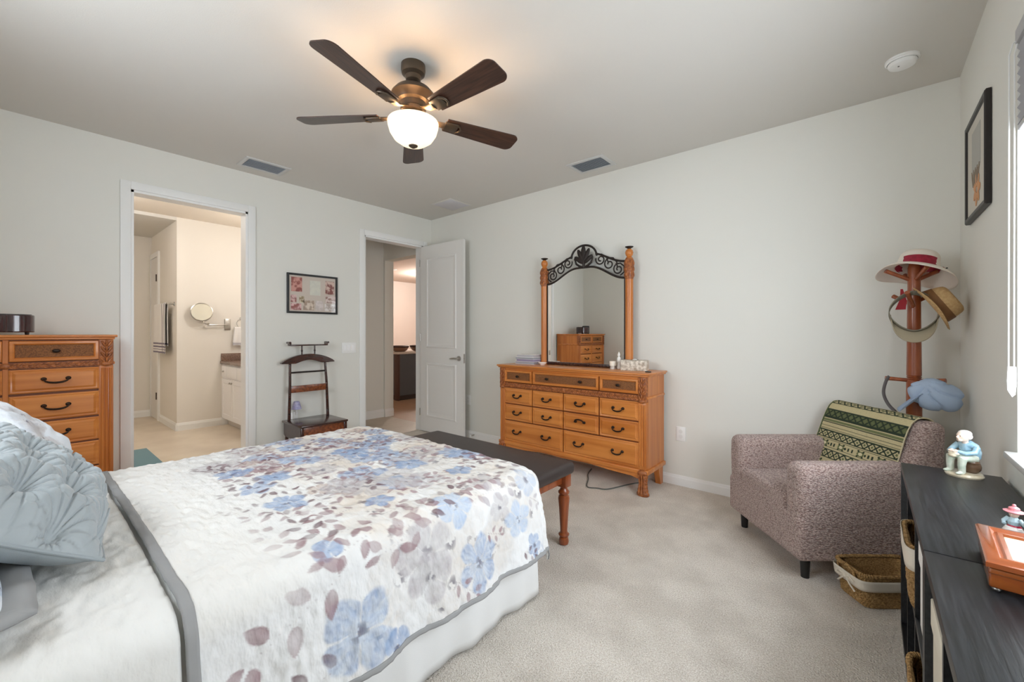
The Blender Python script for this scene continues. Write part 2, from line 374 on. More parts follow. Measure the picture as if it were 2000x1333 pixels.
# bathroom shell
XB = -2.36
struct(MB().box(-4.0, -0.06, -4.2, -1.05, -0.06, 0.0).build('floor_bathroom', M_TILE, smooth=False))
struct(MB().box(-4.0, -T, -4.2, -1.05, H, H+0.08).build('ceiling_bathroom', mat('bathroom_ceiling', lin(226, 216, 202), 0.9), smooth=False))
struct(MB().box(-3.9, XB-0.0, -2.7, -2.2, 2.70, H).build('ceiling_bathroom_drop', M_CEIL, smooth=False))
struct(MB().box(-3.9, XB, -2.2, -1.15, 0, H).build('wall_bathroom_partition', M_BATHWALL, smooth=False))
struct(MB().box(-3.9, -T, -1.15, -1.07, 0, H).build('wall_bathroom_vanity', M_BATHWALL, smooth=False))
struct(MB().box(-4.0, -3.9, -4.2, -1.05, 0, H).build('wall_bathroom_far', M_BATHWALL, smooth=False))
struct(MB().box(-4.0, -T, -4.28, -4.2, 0, H).build('wall_bathroom_side', M_BATHWALL, smooth=False))
baseboard('baseboard_bathroom', [(XB, -1.15)], 'x', -1.15, -1)
baseboard('baseboard_bathroom_partition', [(-2.2, -1.15)], 'y', XB, 1, h=0.1)
baseboard('baseboard_bathroom_return', [(-3.33, XB)], 'x', -2.2, -1, h=0.1)
baseboard('baseboard_bathroom_far', [(-4.2, -2.2)], 'y', -3.9, 1, h=0.1)
# inner bathroom door (in its casing on the return wall, shade of its gap painted)
d2 = bpy.data.objects.new('door_2', None); COL.objects.link(d2); struct(d2)
MB().box(-3.88, -3.83, -2.222, -2.2, 0, 2.43).box(-3.40, -3.33, -2.222, -2.2, 0, 2.43).box(-3.83, -3.40, -2.222, -2.2, 2.36, 2.43).build('door_casing', M_TRIM, d2)
MB().box(-3.825, -3.42, -2.216, -2.2, 0.01, 2.35).build('door_leaf', M_DOOR, d2)
MB().box(-3.419, -3.402, -2.215, -2.2, 0.01, 2.35).build('gap_shade_strip', mat('shadow_gap_brown', lin(92, 78, 66), 0.7), d2)  # solid strip coloured dark to stand for shade in the gap
for z in (0.35, 2.05): MB().box(-3.435, -3.40, -2.232, -2.214, z-0.05, z+0.05).build('hinge', M_DARKMETAL, d2)

# vestibule and living area beyond the entry door
struct(MB().box(-6.2, -0.06, -1.05, 7.0, -0.06, 0.0).build('floor_hall', M_TAN, smooth=False))
struct(MB().box(-1.5, -0.06, -1.05, 0.1, -0.0005, 0.002).build('floor_vestibule', mat('vestibule_tile', lin(186, 174, 158), 0.4, col2=lin(198, 188, 172), cscale=4), smooth=False))
struct(MB().box(-6.2, -T, -1.05, 7.0, H, H+0.08).build('ceiling_hall', mat('hall_ceiling', lin(214, 198, 186), 0.9), smooth=False))
struct(MB().box(-1.27, -1.15, -1.07, 0.03, 0, H).build('wall_vestibule', M_WALL, smooth=False))
struct(MB().box(-1.6, -1.12, 0.03, 0.18, 0, H).box(-1.12, -T, 0.03, 0.18, 2.34, H).build('wall_vestibule_opening', M_WALL, smooth=False))
struct(MB().box(-T-0.02, -T, 0.0, 7.0, 0, H).build('wall_living_near', M_WALL, smooth=False))
struct(MB().box(-6.0, -5.9, -1.05, 7.0, 0, H).build('wall_living_far', mat('living_wall', lin(228, 217, 209), 0.85), smooth=False))
struct(MB().box(-6.2, -T, 6.9, 7.0, 0, H).build('wall_living_end', M_WALL, smooth=False))
struct(MB().box(-6.2, -1.27, -1.07, -0.99, 0, H).build('wall_living_side', M_WALL, smooth=False))
baseboard('baseboard_vestibule', [(-1.05, 0.03)], 'y', -1.15, 1, h=0.12)
baseboard('baseboard_vestibule_opening', [(0.03, 0.18)], 'y', -1.12, 1, h=0.12)

# ------------------------------------------------------------------ bedroom suite: dresser, mirror, chest
def bail_pull(parent, x, y, z, w=0.09, flip=False, name='handle'):
    """bail pull hanging on the local -y face at (x, y, z)"""
    b = MB(); s = -1 if flip else 1
    for q in (-1, 1):
        b.ell((x+q*w/2, y-0.004, z), (0.0135, 0.007, 0.0115), u=12, v=8)
        b.cyl((x+q*w/2, y, z), (x+q*w/2, y-0.022, z), 0.005, seg=8); b.ell((x+q*w/2, y-0.022, z), (0.007, 0.007, 0.007), u=8, v=6)
    b.tube([(x+w/2*math.cos(PI*k/12), y-0.022-0.006*math.sin(PI*k/12), z-s*0.024*math.sin(PI*k/12)**0.8) for k in range(13)], [0.0042+0.0022*math.sin(PI*k/12) for k in range(13)], seg=8)
    return b.build(name, M_DARKMETAL, parent)
def knob(parent, x, y, z, rx=0.019, rz=0.012):
    b = MB().cyl((x, y, z), (x, y-0.016, z), 0.006, seg=10).ell((x, y-0.02, z), (rx, 0.009, rz), u=14, v=8)
    return b.build('knob', M_DARKMETAL, parent)
def drawer_plain(parent, x0, x1, y, z0, z1, handles, flip=False, w=0.09):
    b = MB(); Mx = Matrix.Translation(((x0+x1)/2, y, (z0+z1)/2))
    b.ring_frame(x1-x0, z1-z0, [(0, -0.012), (0, 0.0), (0.007, 0.0035), (0.014, 0.0005), (0.018, 0.0025), (0.026, 0.0075)], Mx)
    b.box(x0+0.026, x1-0.026, y-0.0075, y-0.004, z0+0.026, z1-0.026)
    d = b.build('drawer', M_OAKX, parent)
    for hx in handles: bail_pull(d, hx, y-0.007, (z0+z1)/2+0.01, w, flip)
    return d
def drawer_cane(parent, x0, x1, y, z0, z1, knobs):
    Mx = Matrix.Translation(((x0+x1)/2, y, (z0+z1)/2))
    d = MB().ring_frame(x1-x0, z1-z0, [(0, -0.012), (0, 0.002), (0.004, 0.008), (0.016, 0.010), (0.022, 0.006), (0.026, -0.006)], Mx).build('drawer', M_OAKX, parent)
    MB().box(x0+0.02, x1-0.02, y+0.004, y+0.008, z0+0.02, z1-0.02).build('cane_panel', M_CANE, d)
    for kx in knobs: knob(d, kx, y+0.003, (z0+z1)/2)
    return d
def leaf_trim(parent, x0, x1, y, z0, z1):
    b = MB().box(x0, x1, y, y+0.01, z0, z1); n = int((x1-x0)/0.022); xm = (x0+x1)/2
    for k in range(n):
        x = x0+(k+0.5)*(x1-x0)/n; s = 1 if x < xm else -1
        for q in (-1, 1):
            b.ell((x, y, (z0+z1)/2+q*(z1-z0)*0.22), (0.015, 0.006, 0.0065), (0, s*q*0.55, 0), u=8, v=6)
    b.ell((xm, y-0.002, (z0+z1)/2), (0.022, 0.011, (z1-z0)*0.5), u=10, v=8)
    return b.build('carved_leaf_trim', M_OAKDK, parent)
def carved_post(parent, x, y, w, z0, zc, z1):
    """fluted corner pilaster with carved acanthus block on top"""
    p = MB().box(x-w/2, x+w/2, y, y+0.06, z0, zc, 0.006)
    for k in (-1, 0, 1): p.cyl((x+k*w*0.28, y+0.001, z0+0.03), (x+k*w*0.28, y+0.001, zc-0.02), w*0.12, seg=10)
    p.build('pilaster', M_OAKZ, parent)
    c = MB().box(x-w/2, x+w/2, y-0.006, y+0.06, zc, z1, 0.005); hh = z1-zc
    for k in range(4):
        z = zc+hh*(0.16+0.22*k)
        for q in (-1, 1): c.ell((x+q*w*0.22, y-0.006, z), (w*0.12, 0.010, hh*0.15), (0, q*0.5, 0), u=10, v=8)
        c.ell((x, y-0.009, z+hh*0.05), (w*0.10, 0.012, hh*0.12), u=10, v=8)
    c.ell((x, y-0.008, zc+0.008), (w*0.42, 0.014, 0.016), u=12, v=8)
    c.build('carved_block', M_OAKDK, parent)

def slab(parent, name, x0, x1, y0, y1, z0, z1, m=None):
    b = MB().box(x0, x1, y0, y1, z0+(z1-z0)*0.45, z1, 0.006, 3).box(x0+0.012, x1-0.012, y0+0.012, y1, z0, z0+(z1-z0)*0.5, 0.004)
    return b.build(name, m or M_OAKX, parent)

dr = thing('dresser', 'wide honey wood dresser under the iron topped mirror', 'dresser', (2.33, -0.03, 0))
F = -0.355   # front plane of the carcass, local y (back at 0)
MB().box(-0.745, 0.745, F, 0, 0.165, 0.912).build('carcass', M_GROOVE, dr)
MB().box(-0.757, -0.735, F+0.02, -0.005, 0.17, 0.915).build('side_panel', M_OAKZ, dr); MB().box(0.735, 0.757, F+0.02, -0.005, 0.17, 0.915).build('side_panel', M_OAKZ, dr)
slab(dr, 'top', -0.785, 0.785, F-0.035, 0, 0.912, 0.942)
MB().box(-0.772, 0.772, F-0.018, 0, 0.155, 0.19, 0.007, 3).build('base_moulding', M_OAKX, dr); MB().box(-0.765, 0.765, F+0.0, -0.004, 0.735, 0.757, 0.006, 2).build('waist_moulding', M_OAKX, dr)
poly = [(-0.70, 0.16), (0.70, 0.16), (0.70, 0.11)] + [(0.70-1.40*k/20, 0.115+0.03*math.sin(PI*k/20)**0.6+0.004*math.cos(PI*k/20*6)) for k in range(1, 20)] + [(-0.70, 0.11)]
MB().prism(poly, 1, F-0.006, F+0.014).build('apron', M_OAKX, dr)
for sx in (-1, 1):
    x = sx*0.725
    ft = MB()
    for k in range(7):
        t = k/6; ft.ell((x+sx*0.012*t*t, F-0.002-0.03*t**2, 0.165-0.15*t), (0.046-0.012*math.sin(PI*t)+0.004*t, 0.034-0.006*math.sin(PI*t), 0.03), u=14, v=10)
    for k in (-1, 0, 1): ft.tube([(x+k*0.02, F-0.034, 0.155), (x+k*0.018+sx*0.004, F-0.036, 0.09), (x+k*0.022+sx*0.012, F-0.062, 0.02)], [0.008, 0.007, 0.010], seg=8)
    ft.build('carved_foot', M_OAKDK, dr)
    MB().prism([(-0.09, 0.16), (-0.002, 0.16), (-0.002, 0.0), (-0.05, 0.0), (-0.065, 0.05), (-0.085, 0.10)], 0, x-0.022, x+0.022).build('rear_foot', M_OAKZ, dr)
    carved_post(dr, sx*0.722, F-0.012, 0.066, 0.19, 0.715, 0.912)
FX = [1.62-2.33, 1.957-2.33, 1.968-2.33, 2.302-2.33, 2.312-2.33, 2.656-2.33, 2.668-2.33, 3.006-2.33]
FX = [q+0.017 for q in FX]
yf = F-0.012
# rails and stiles standing proud around the drawers
ra = MB()
ra.box(-0.69, 0.69, F-0.010, F, 0.893, 0.912).box(-0.69, 0.69, F-0.008, F, 0.19, 0.196)
for a, c in ((0, 7),): ra.box(-0.692, FX[0], F-0.010, F, 0.19, 0.91).box(FX[7], 0.692, F-0.010, F, 0.19, 0.91)
ra.build('face_frame', M_OAKX, dr)
drawer_cane(dr, FX[0], FX[1], yf, 0.775, 0.893, [(FX[0]+FX[1])/2]); drawer_cane(dr, FX[2], FX[5], yf, 0.775, 0.893, [FX[2]+0.17, FX[5]-0.17]); drawer_cane(dr, FX[6], FX[7], yf, 0.775, 0.893, [(FX[6]+FX[7])/2])
leaf_trim(dr, -0.69, 0.69, F-0.014, 0.722, 0.768)
for r, (z0, z1) in enumerate(((0.566, 0.716), (0.405, 0.555))):
    for c in range(4):
        a, b_ = FX[2*c], FX[2*c+1]; drawer_plain(dr, a, b_, yf, z0, z1, [(a+b_)/2], flip=(r == 1 and c == 2), w=0.085)
drawer_plain(dr, FX[0], FX[3], yf, 0.197, 0.394, [FX[0]+0.165, FX[3]-0.175], w=0.085); drawer_plain(dr, FX[4], FX[7], yf, 0.197, 0.394, [FX[4]+0.16, FX[7]-0.175], w=0.085)

# mirror on the dresser
mi = thing('dresser_mirror', 'tall mirror with turned wood posts and scrolled black iron crest on dresser', 'mirror', (2.355, -0.095, 0.942))
def pw(v): return v-0.942
for sx in (-1, 1):
    x = sx*0.452
    pr = [(0.040, 0), (0.040, 0.02), (0.034, 0.03), (0.034, 0.80), (0.036, 0.81), (0.038, 0.84), (0.036, 0.87), (0.038, 0.885), (0.036, 0.90)]
    po = MB().lathe(pr, (x, 0, 0), 36, flute=(0.035, 0.79, 12, 0.12))
    po.build('post', M_OAKZ, mi)
    cb = MB().lathe([(0.034, 0.78), (0.040, 0.80), (0.040, 0.94), (0.032, 0.96)], (x, 0, 0))
    for k in range(10):
        a = 2*PI*k/10
        for q in range(3): cb.ell((x+0.037*math.cos(a), 0.037*math.sin(a), 0.82+0.05*q), (0.009, 0.009, 0.022), (0.25*math.sin(a), 0, 0), u=8, v=6)
    cb.build('carved_collar', M_OAKDK, mi)
    MB().lathe([(0.024, 0.955), (0.030, 0.965), (0.020, 0.975), (0.030, 0.99), (0.035, 1.01), (0.030, 1.03), (0.016, 1.043)], (x, 0, 0)).build('finial', M_OAKX, mi)
    fc = MB().lathe([(0.010, 1.04), (0.014, 1.046), (0.034, 1.058), (0.036, 1.063), (0.012, 1.066), (0.0, 1.07)], (x, 0, 0))
    fc.build('finial_cap', M_IRON, mi)
def crest(dx, top):
    a = abs(dx)/0.418
    base = (1.885 if top else 1.738); mid = (1.992 if top else 1.868)
    return base+(mid-base)*(0.5+0.5*math.cos(PI*min(1, max(0, (a-0.16)/0.84))))
def hump(dx): return 1.965+0.112*math.sqrt(max(0, 1-(dx/0.135)**2))
ir = MB()
N = 60
for s in (-1, 1): ir.tube([(s*(0.125+(0.418-0.125)*k/24), 0, pw(crest(0.125+(0.418-0.125)*k/24, True))) for k in range(25)], 0.0095, 8)
ir.tube([(-0.418+0.836*k/N, 0, pw(crest(-0.418+0.836*k/N, False))) for k in range(N+1)], 0.011, 8)
ir.tube([(0.135*math.cos(PI*k/24), 0, pw(1.965+0.112*math.sin(PI*k/24))) for k in range(25)], 0.010, 8)
def scroll(cx, cz, r, a0, turns, s, dirn=1):
    P = []
    for k in range(29):
        t = k/28; a = a0+dirn*turns*2*PI*t; rr = r*(1-0.78*t)
        P.append((s*(cx+rr*math.cos(a)), 0, pw(cz+rr*math.sin(a))))
    return P
for s in (-1, 1):
    ir.tube(scroll(0.175, 1.925, 0.050, PI*0.9, 1.35, s, 1), 0.0065, 8)
    ir.tube(scroll(0.262, 1.875, 0.055, PI*0.35, 1.35, s, 1), 0.0065, 8)
    ir.tube(scroll(0.350, 1.820, 0.050, PI*0.55, 1.35, s, 1), 0.0065, 8)
    ir.tube([(s*0.13, 0, pw(1.975)), (s*0.185, 0, pw(1.972)), (s*0.235, 0, pw(1.94)), (s*0.25, 0, pw(1.895))], 0.0065, 8)
    ir.tube([(s*0.24, 0, pw(1.935)), (s*0.30, 0, pw(1.925)), (s*0.335, 0, pw(1.885)), (s*0.34, 0, pw(1.84))], 0.0065, 8)
    ir.tube([(s*0.325, 0, pw(1.87)), (s*0.37, 0, pw(1.87)), (s*0.405, 0, pw(1.84)), (s*0.405, 0, pw(1.79)), (s*0.37, 0, pw(1.765))], 0.0065, 8)
ir.build('iron_scrollwork', M_IRON, mi)
lf_ = MB()
for a, ln, wd in ((0, 0.105, 0.028), (0.45, 0.095, 0.024), (-0.45, 0.095, 0.024), (0.95, 0.08, 0.022), (-0.95, 0.08, 0.022)):
    lf_.ell((math.sin(a)*ln*0.72, -0.006, pw(1.90)+math.cos(a)*ln*0.9), (wd, 0.010, ln*0.78), (0, a, 0), u=12, v=10)
for s in (-1, 1):
    lf_.tube([(s*0.012, 0, pw(1.875)), (s*0.045, -0.003, pw(1.885)), (s*0.08, -0.003, pw(1.91)), (s*0.095, 0, pw(1.955))], [0.008, 0.011, 0.010, 0.007], 8)
    lf_.ell((s*0.09, -0.004, pw(1.955)), (0.014, 0.008, 0.016), u=10, v=8)
lf_.cyl((0, 0, pw(1.865)), (0, -0.002, pw(1.98)), 0.013)
lf_.build('iron_leaf', M_IRON, mi)
top = [(-0.418+0.836*k/40, pw(crest(-0.418+0.836*k/40, False))) for k in range(41)]
MB().prism([(-0.418, 0.03)]+top+[(0.418, 0.03)], 1, -0.004, 0.004).build('mirror_glass', M_MIRROR, mi, smooth=False)
MB().prism([(-0.418, 0.012)]+top+[(0.418, 0.012)], 1, 0.0045, 0.016).build('mirror_back', M_BLACK, mi, smooth=False)
MB().box(-0.42, 0.42, -0.014, 0.016, 0.0, 0.03, 0.004).build('bottom_rail', M_MAHOG, mi)
for s in (-1, 1): MB().box(s*0.413-0.005, s*0.413+0.005, -0.009, 0.006, 0.03, pw(1.75)).build('inner_stile', M_IRON, mi)

# tall chest on the left wall (front faces +x)
ch = thing('chest_of_drawers', 'tall honey wood chest with carved corner posts beside bathroom doorway', 'chest of drawers', (0.02, -3.575, 0), PI/2)
# local: x along +y world, -y local = +x world
CF = -0.445; CW2 = 0.47
MB().box(-CW2+0.012, CW2-0.012, CF, 0, 0.13, 1.212).build('carcass', M_GROOVE, ch)
MB().box(-CW2, -CW2+0.02, CF+0.02, -0.004, 0.14, 1.212).build('side_panel', M_OAKZ, ch); MB().box(CW2-0.02, CW2, CF+0.02, -0.004, 0.14, 1.212).build('side_panel', M_OAKZ, ch)
slab(ch, 'top', -CW2-0.018, CW2+0.018, CF-0.035, 0, 1.212, 1.242)
MB().box(-CW2-0.018, CW2+0.018, CF-0.02, 0, 0.12, 0.17, 0.008, 3).build('base_moulding', M_OAKX, ch); MB().box(-CW2-0.008, CW2+0.008, CF+0.0, -0.004, 1.042, 1.062, 0.006, 2).build('waist_moulding', M_OAKX, ch)
for sx in (-1, 1):
    MB().prism([(0, 0.125), (0, 0), (0.05, 0), (0.08, 0.07), (0.13, 0.125)], 1, CF-0.012, CF+0.05, M=Matrix.Translation((-(CW2+0.01), 0, 0)) if sx < 0 else Matrix.Translation((CW2+0.01, 0, 0)) @ Matrix.Rotation(PI, 4, 'Z') @ Matrix.Translation((0, -2*CF-0.04, 0))).build('foot', M_OAKDK, ch)
    MB().box(sx*(CW2-0.04)-0.02, sx*(CW2-0.04)+0.02, -0.06, -0.006, 0, 0.125).build('rear_foot', M_OAKZ, ch)
    carved_post(ch, sx*(CW2-0.035), CF-0.014, 0.068, 0.17, 1.04, 1.212)
yc = CF-0.012
for s in (-1, 1):
    xa, xb = (0.012, 0.398) if s > 0 else (-0.398, -0.012)
    drawer_cane(ch, xa, xb, yc, 1.078, 1.205, [(xa+xb)/2])
    for z1, z0 in ((1.03, 0.885), (0.87, 0.712), (0.70, 0.552), (0.542, 0.384), (0.374, 0.185)):
        drawer_plain(ch, xa, xb, yc, z0, z1, [(xa+xb)/2], w=0.105)
leaf_trim(ch, -0.40, 0.40, CF-0.014, 1.036, 1.072)
MB().box(-0.011, 0.011, CF-0.010, CF, 0.17, 1.21).box(-0.402, -0.398, CF-0.012, CF, 0.17, 1.21).box(0.398, 0.402, CF-0.012, CF, 0.17, 1.21).build('face_frame', M_OAKZ, ch)

# audio set on the chest
def audio(loc, rz, w, d, h, label, m, group=None):
    a = thing('tabletop_speaker', label, 'speaker', loc, rz, group)
    pts = [(w/2*math.copysign(abs(math.cos(t))**0.7, math.cos(t)), d/2*math.copysign(abs(math.sin(t))**0.8, math.sin(t))) for t in [2*PI*k/48 for k in range(48)]]
    MB().prism(pts, 2, 0.016, h).build('cabinet', m, a, mods=[('BEVEL', dict(width=0.006, segments=3, limit_method='ANGLE'))])
    MB().prism([(x*0.9, y*0.9) for x, y in pts], 2, h, h+0.004).build('top_plate', M_BLACKPLASTIC, a)
    for sx in (-1, 1):
        for sy in (-1, 1): MB().cyl((sx*w*0.36, sy*d*0.3, 0), (sx*w*0.36, sy*d*0.3, 0.02), 0.008, 0.011, 10).build('foot', M_BLACK, a)
    return a
M_ROSEW = mat('dark_rosewood_gloss', lin(66, 30, 30), 0.16, col2=lin(44, 20, 22), cscale=9, stretch=(8, 8, 0.6), coat=0.6)
audio((0.28, -3.575, 1.242), PI/2, 0.24, 0.20, 0.125, 'glossy dark rosewood curved speaker on the tall chest', M_ROSEW)
audio((0.22, -3.80, 1.242), PI/2, 0.12, 0.13, 0.15, 'small black speaker behind the rosewood one, near room corner', M_BLACKPLASTIC)

# things on the dresser top
DZ = 0.942
bk = [(1.75, -0.155, 0.235, 0.155, 0.026, 0.03, (236, 232, 228), (170, 168, 176)), (1.755, -0.15, 0.225, 0.15, 0.022, -0.03, (222, 216, 224), (150, 140, 168)),
      (1.748, -0.155, 0.23, 0.15, 0.020, 0.0, (228, 228, 228), (160, 164, 172)), (1.752, -0.15, 0.215, 0.145, 0.026, 0.05, (240, 238, 234), (188, 186, 190))]
z = DZ
for i, (x, y, w, d, hh, rz, c1_, c2_) in enumerate(bk):
    lab = ['white book at the bottom of the stack on the dresser', 'pale lilac book second from bottom of the dresser stack', 'pale grey book third from bottom of the dresser stack', 'white book on top of the stack left of the mirror'][i]
    t = thing('book', lab, 'book', (x, y, z), rz, 'books stacked on the dresser')
    cv = MB().box(-w/2, w/2, -d/2, d/2, 0, 0.002).box(-w/2, w/2, -d/2, d/2, hh-0.002, hh).box(-w/2, w/2, d/2-0.002, d/2, 0, hh)
    cv.build('cover', mat('book_cover', lin(*c1_), 0.5), t, smooth=False); MB().box(-w/2+0.003, w/2-0.003, -d/2+0.003, d/2-0.002, 0.002, hh-0.002).build('pages', mat('book_pages', lin(*c2_), 0.8, bump=0.3, bscale=300, stretch=(0.1, 0.1, 8)), t, smooth=False)
    z += hh+0.0003
M_PORC = mat('white_porcelain', lin(246, 243, 238), 0.2)
bw = MB().lathe([(0.02, 0), (0.024, 0.004), (0.036, 0.016), (0.044, 0.026), (0.041, 0.026), (0.032, 0.014), (0.0, 0.008)], (0, 0, 0))
o = bw.build('bowl', M_PORC, loc=(1.965, -0.215, DZ)); tag(o, 'small white bowl in front of left mirror post', 'bowl')
cd = thing('candle_holder', 'white votive candle holder standing before the mirror', 'candle holder', (2.705, -0.20, DZ))
MB().lathe([(0.027, 0), (0.030, 0.003), (0.026, 0.012), (0.030, 0.03), (0.034, 0.072), (0.031, 0.072), (0.027, 0.035), (0.0, 0.03)], cap=False).build('cup', glass('frosted_cup'), cd)
MB().cyl((0, 0, 0.03), (0, 0, 0.068), 0.028).build('candle', mat('ivory_wax', lin(250, 244, 230), 0.5), cd)
MB().cyl((0, 0, 0), (0, 0, 0.028), 0.025, 0.022).build('base', mat('dark_glass_base', lin(200, 190, 180), 0.1), cd)
st = thing('statuette', 'slender white robed statuette beside right mirror post', 'statuette', (2.735, -0.145, DZ))
MB().lathe([(0.022, 0), (0.024, 0.004), (0.02, 0.02), (0.015, 0.05), (0.018, 0.075), (0.016, 0.095), (0.009, 0.106), (0.006, 0.11)]).build('robe', M_PORC, st)
MB().ell((0, 0, 0.12), (0.011, 0.011, 0.014)).build('head', M_PORC, st); MB().lathe([(0.012, 0.118), (0.010, 0.13), (0.005, 0.142), (0, 0.15)]).build('veil', M_PORC, st)
tb = thing('tissue_box', 'cream patterned tissue box cover on right end of dresser', 'tissue box', (2.90, -0.19, DZ), math.radians(14))
M_TB = mat('cream_marbled', lin(232, 224, 210), 0.5, col2=lin(166, 152, 134), cscale=45, detail=6)
MB().box(-0.105, 0.105, -0.062, 0.062, 0, 0.086, 0.004).build('cover', M_TB, tb)
MB().lathe([(0.03, 0.0865), (0.03, 0.088), (0.0, 0.088)]).build('opening', mat('tissue_slot_brown', lin(120, 104, 88), 0.7), tb)
MB().lathe([(0.022, 0.087), (0.016, 0.092), (0.006, 0.095), (0, 0.094)]).build('tissue', mat('tissue_paper', lin(248, 248, 246), 0.9), tb)
o = MB().box(-0.022, 0.022, -0.011, 0.011, 0, 0.009, 0.003).build('key_fob', M_BLACKPLASTIC, loc=(3.06, -0.30, DZ)); tag(o, 'tiny black fob at front right of dresser top', 'fob')
# cord under the dresser
o = MB().tube([(2.45+0.5*k/40, -0.12-0.42*math.sin(PI*k/40)-0.02*math.sin(k*0.5), 0.006) for k in range(41)], 0.005, 8).build('power_cord', mat('grey_cord', lin(96, 98, 92), 0.5)); tag(o, 'grey power cord looping on the carpet under the dresser', 'cord')
o.data.polygons.foreach_set('use_smooth', [True]*len(o.data.polygons))

# ------------------------------------------------------------------ ceiling fan
FX_, FY_ = 2.46, -2.11
fan = thing('ceiling_fan', 'five blade dark wood ceiling fan with lit glass bowl', 'ceiling fan', (FX_, FY_, H))
def fz(v): return v-H
MB().lathe([(0.066, 0.0), (0.067, -0.03), (0.062, -0.05), (0.044, -0.062), (0.040, -0.085), (0.030, -0.092), (0.020, -0.094)]).build('canopy', M_FANMETAL, fan)
MB().cyl((0, 0, -0.085), (0, 0, fz(2.60)), 0.0115).build('downrod', M_FANMETAL, fan)
MB().lathe([(0.02, fz(2.625)), (0.05, fz(2.622)), (0.095, fz(2.602)), (0.118, fz(2.575)), (0.120, fz(2.565)), (0.095, fz(2.548)), (0.088, fz(2.535)), (0.070, fz(2.528)), (0.066, fz(2.50)), (0.070, fz(2.495)), (0.068, fz(2.478)), (0.02, fz(2.475))], seg=40).build('motor_housing', M_FANMETAL, fan)
MB().lathe([(0.05, fz(2.476)), (0.055, fz(2.47)), (0.055, fz(2.455)), (0.075, fz(2.448)), (0.08, fz(2.444)), (0.02, fz(2.442))], seg=32).build('light_fitter', M_FANMETAL, fan)
mb_ = bpy.data.materials.new('lit_alabaster_bowl'); mb_.use_nodes = True
_b = mb_.node_tree.nodes['Principled BSDF']; _b.inputs['Base Color'].default_value = lin(250, 240, 222); _b.inputs['Roughness'].default_value = 0.35
_b.inputs['Emission Color'].default_value = (1.0, 0.80, 0.52, 1); _b.inputs['Emission Strength'].default_value = 0.42
MB().lathe([(0.136, fz(2.425)), (0.139, fz(2.42)), (0.137, fz(2.40)), (0.127, fz(2.365)), (0.105, fz(2.33)), (0.07, fz(2.305)), (0.03, fz(2.294)), (0.0, fz(2.292)), (0.0, fz(2.297)), (0.03, fz(2.299)), (0.068, fz(2.310)), (0.101, fz(2.335)), (0.123, fz(2.367)), (0.133, fz(2.40)), (0.134, fz(2.425)), (0.136, fz(2.425))], seg=48, cap=False).build('light_bowl', mb_, fan)
MB().lathe([(0.027, fz(2.300)), (0.024, fz(2.290)), (0.012, fz(2.282)), (0.0, fz(2.278))]).build('finial', M_FANMETAL, fan)
MB().cyl((0, 0, fz(2.29)), (0, 0, fz(2.45)), 0.006).build('center_rod', M_FANMETAL, fan)
base_a = math.radians(-72.6)
for k in range(5):
    a = base_a+2*PI*k/5
    R0, R1 = 0.19, 0.655; prof = []
    n = 24
    for i in range(n+1):
        t = i/12*0.90 if i <= 12 else 0.90+0.10*math.sin((i-12)/12*PI/2); x = R0+(R1-R0)*t; w = 0.052+0.022*t
        if t > 0.90: w *= 0.42+0.58*math.sqrt(max(0.0, 1-((t-0.90)/0.10)**2))
        prof.append((x, w))
    poly = [(x, w) for x, w in prof]+[(x, -w) for x, w in reversed(prof)]
    M = Matrix.Translation((0, 0, fz(2.458))) @ Matrix.Rotation(a, 4, 'Z') @ Matrix.Rotation(math.radians(-12), 4, 'X')
    bl = MB().prism(poly, 2, -0.003, 0.003).build('blade', M_BLADE, fan, smooth=True)
    bl.matrix_local = M
    irn = MB()
    irn.tube([(0.065, 0, 0.03), (0.10, 0, 0.012), (0.14, 0, -0.006), (0.185, 0, -0.008)], [0.013, 0.016, 0.02, 0.026], 10, flat=(1, 0.4))
    irn.box(0.18, 0.262, -0.036, 0.036, -0.013, -0.003, 0.004)
    irn.tube([(0.255, -0.034, -0.01), (0.275, -0.018, -0.011), (0.281, 0, -0.011), (0.275, 0.018, -0.011), (0.255, 0.034, -0.01)], 0.006, 8)
    irn.build('blade_iron', M_FANMETAL, bl)

# ------------------------------------------------------------------ ceiling vents, panel, smoke detector
M_VENT = mat('vent_white', lin(206, 206, 204), 0.6); M_VENTD = mat("vent_grey_slats", lin(186, 192, 198), 0.6); M_VENTB = mat("vent_dark", lin(130, 136, 142), 0.8)
def vent(x0, x1, y0, y1, along, label):
    v = thing('ceiling_vent', label, 'vent', ((x0+x1)/2, (y0+y1)/2, H), 0, 'air vents in the ceiling')
    a, b = (x1-x0)/2, (y1-y0)/2; m = 0.035
    MB().ring_frame(2*a, 2*b, [(0, 0), (0, 0.006), (0.003, 0.008), (m-0.004, 0.008), (m, 0.002)], Matrix.Rotation(PI/2, 4, 'X')).build('frame', M_VENT, v)
    MB().box(-a+m, a-m, -b+m, b-m, -0.0025, -0.001).build('backing', M_VENTB, v, smooth=False)
    s = MB(); n = 9
    for k in range(n):
        t = (k+0.5)/n
        if along == 'x': y = -b+m+2*(b-m)*t; s.box(-a+m, a-m, -0.0085, 0.0085, -0.001, 0.001, M=Matrix.Translation((0, y, -0.007)) @ Matrix.Rotation(0.5, 4, 'X'))
        else: x = -a+m+2*(a-m)*t; s.box(-0.006, 0.006, -b+m, b-m, -0.001, 0.001, M=Matrix.Translation((x, 0, -0.007)) @ Matrix.Rotation(0.5, 4, 'Y'))
    s.build('louvre', M_VENTD, v, smooth=False)
vent(0.155, 0.415, -2.285, -1.925, 'y', 'grey louvred ceiling vent above the framed collage wall'); vent(2.35, 2.705, -0.395, -0.13, 'x', 'grey louvred ceiling vent above the dresser mirror')
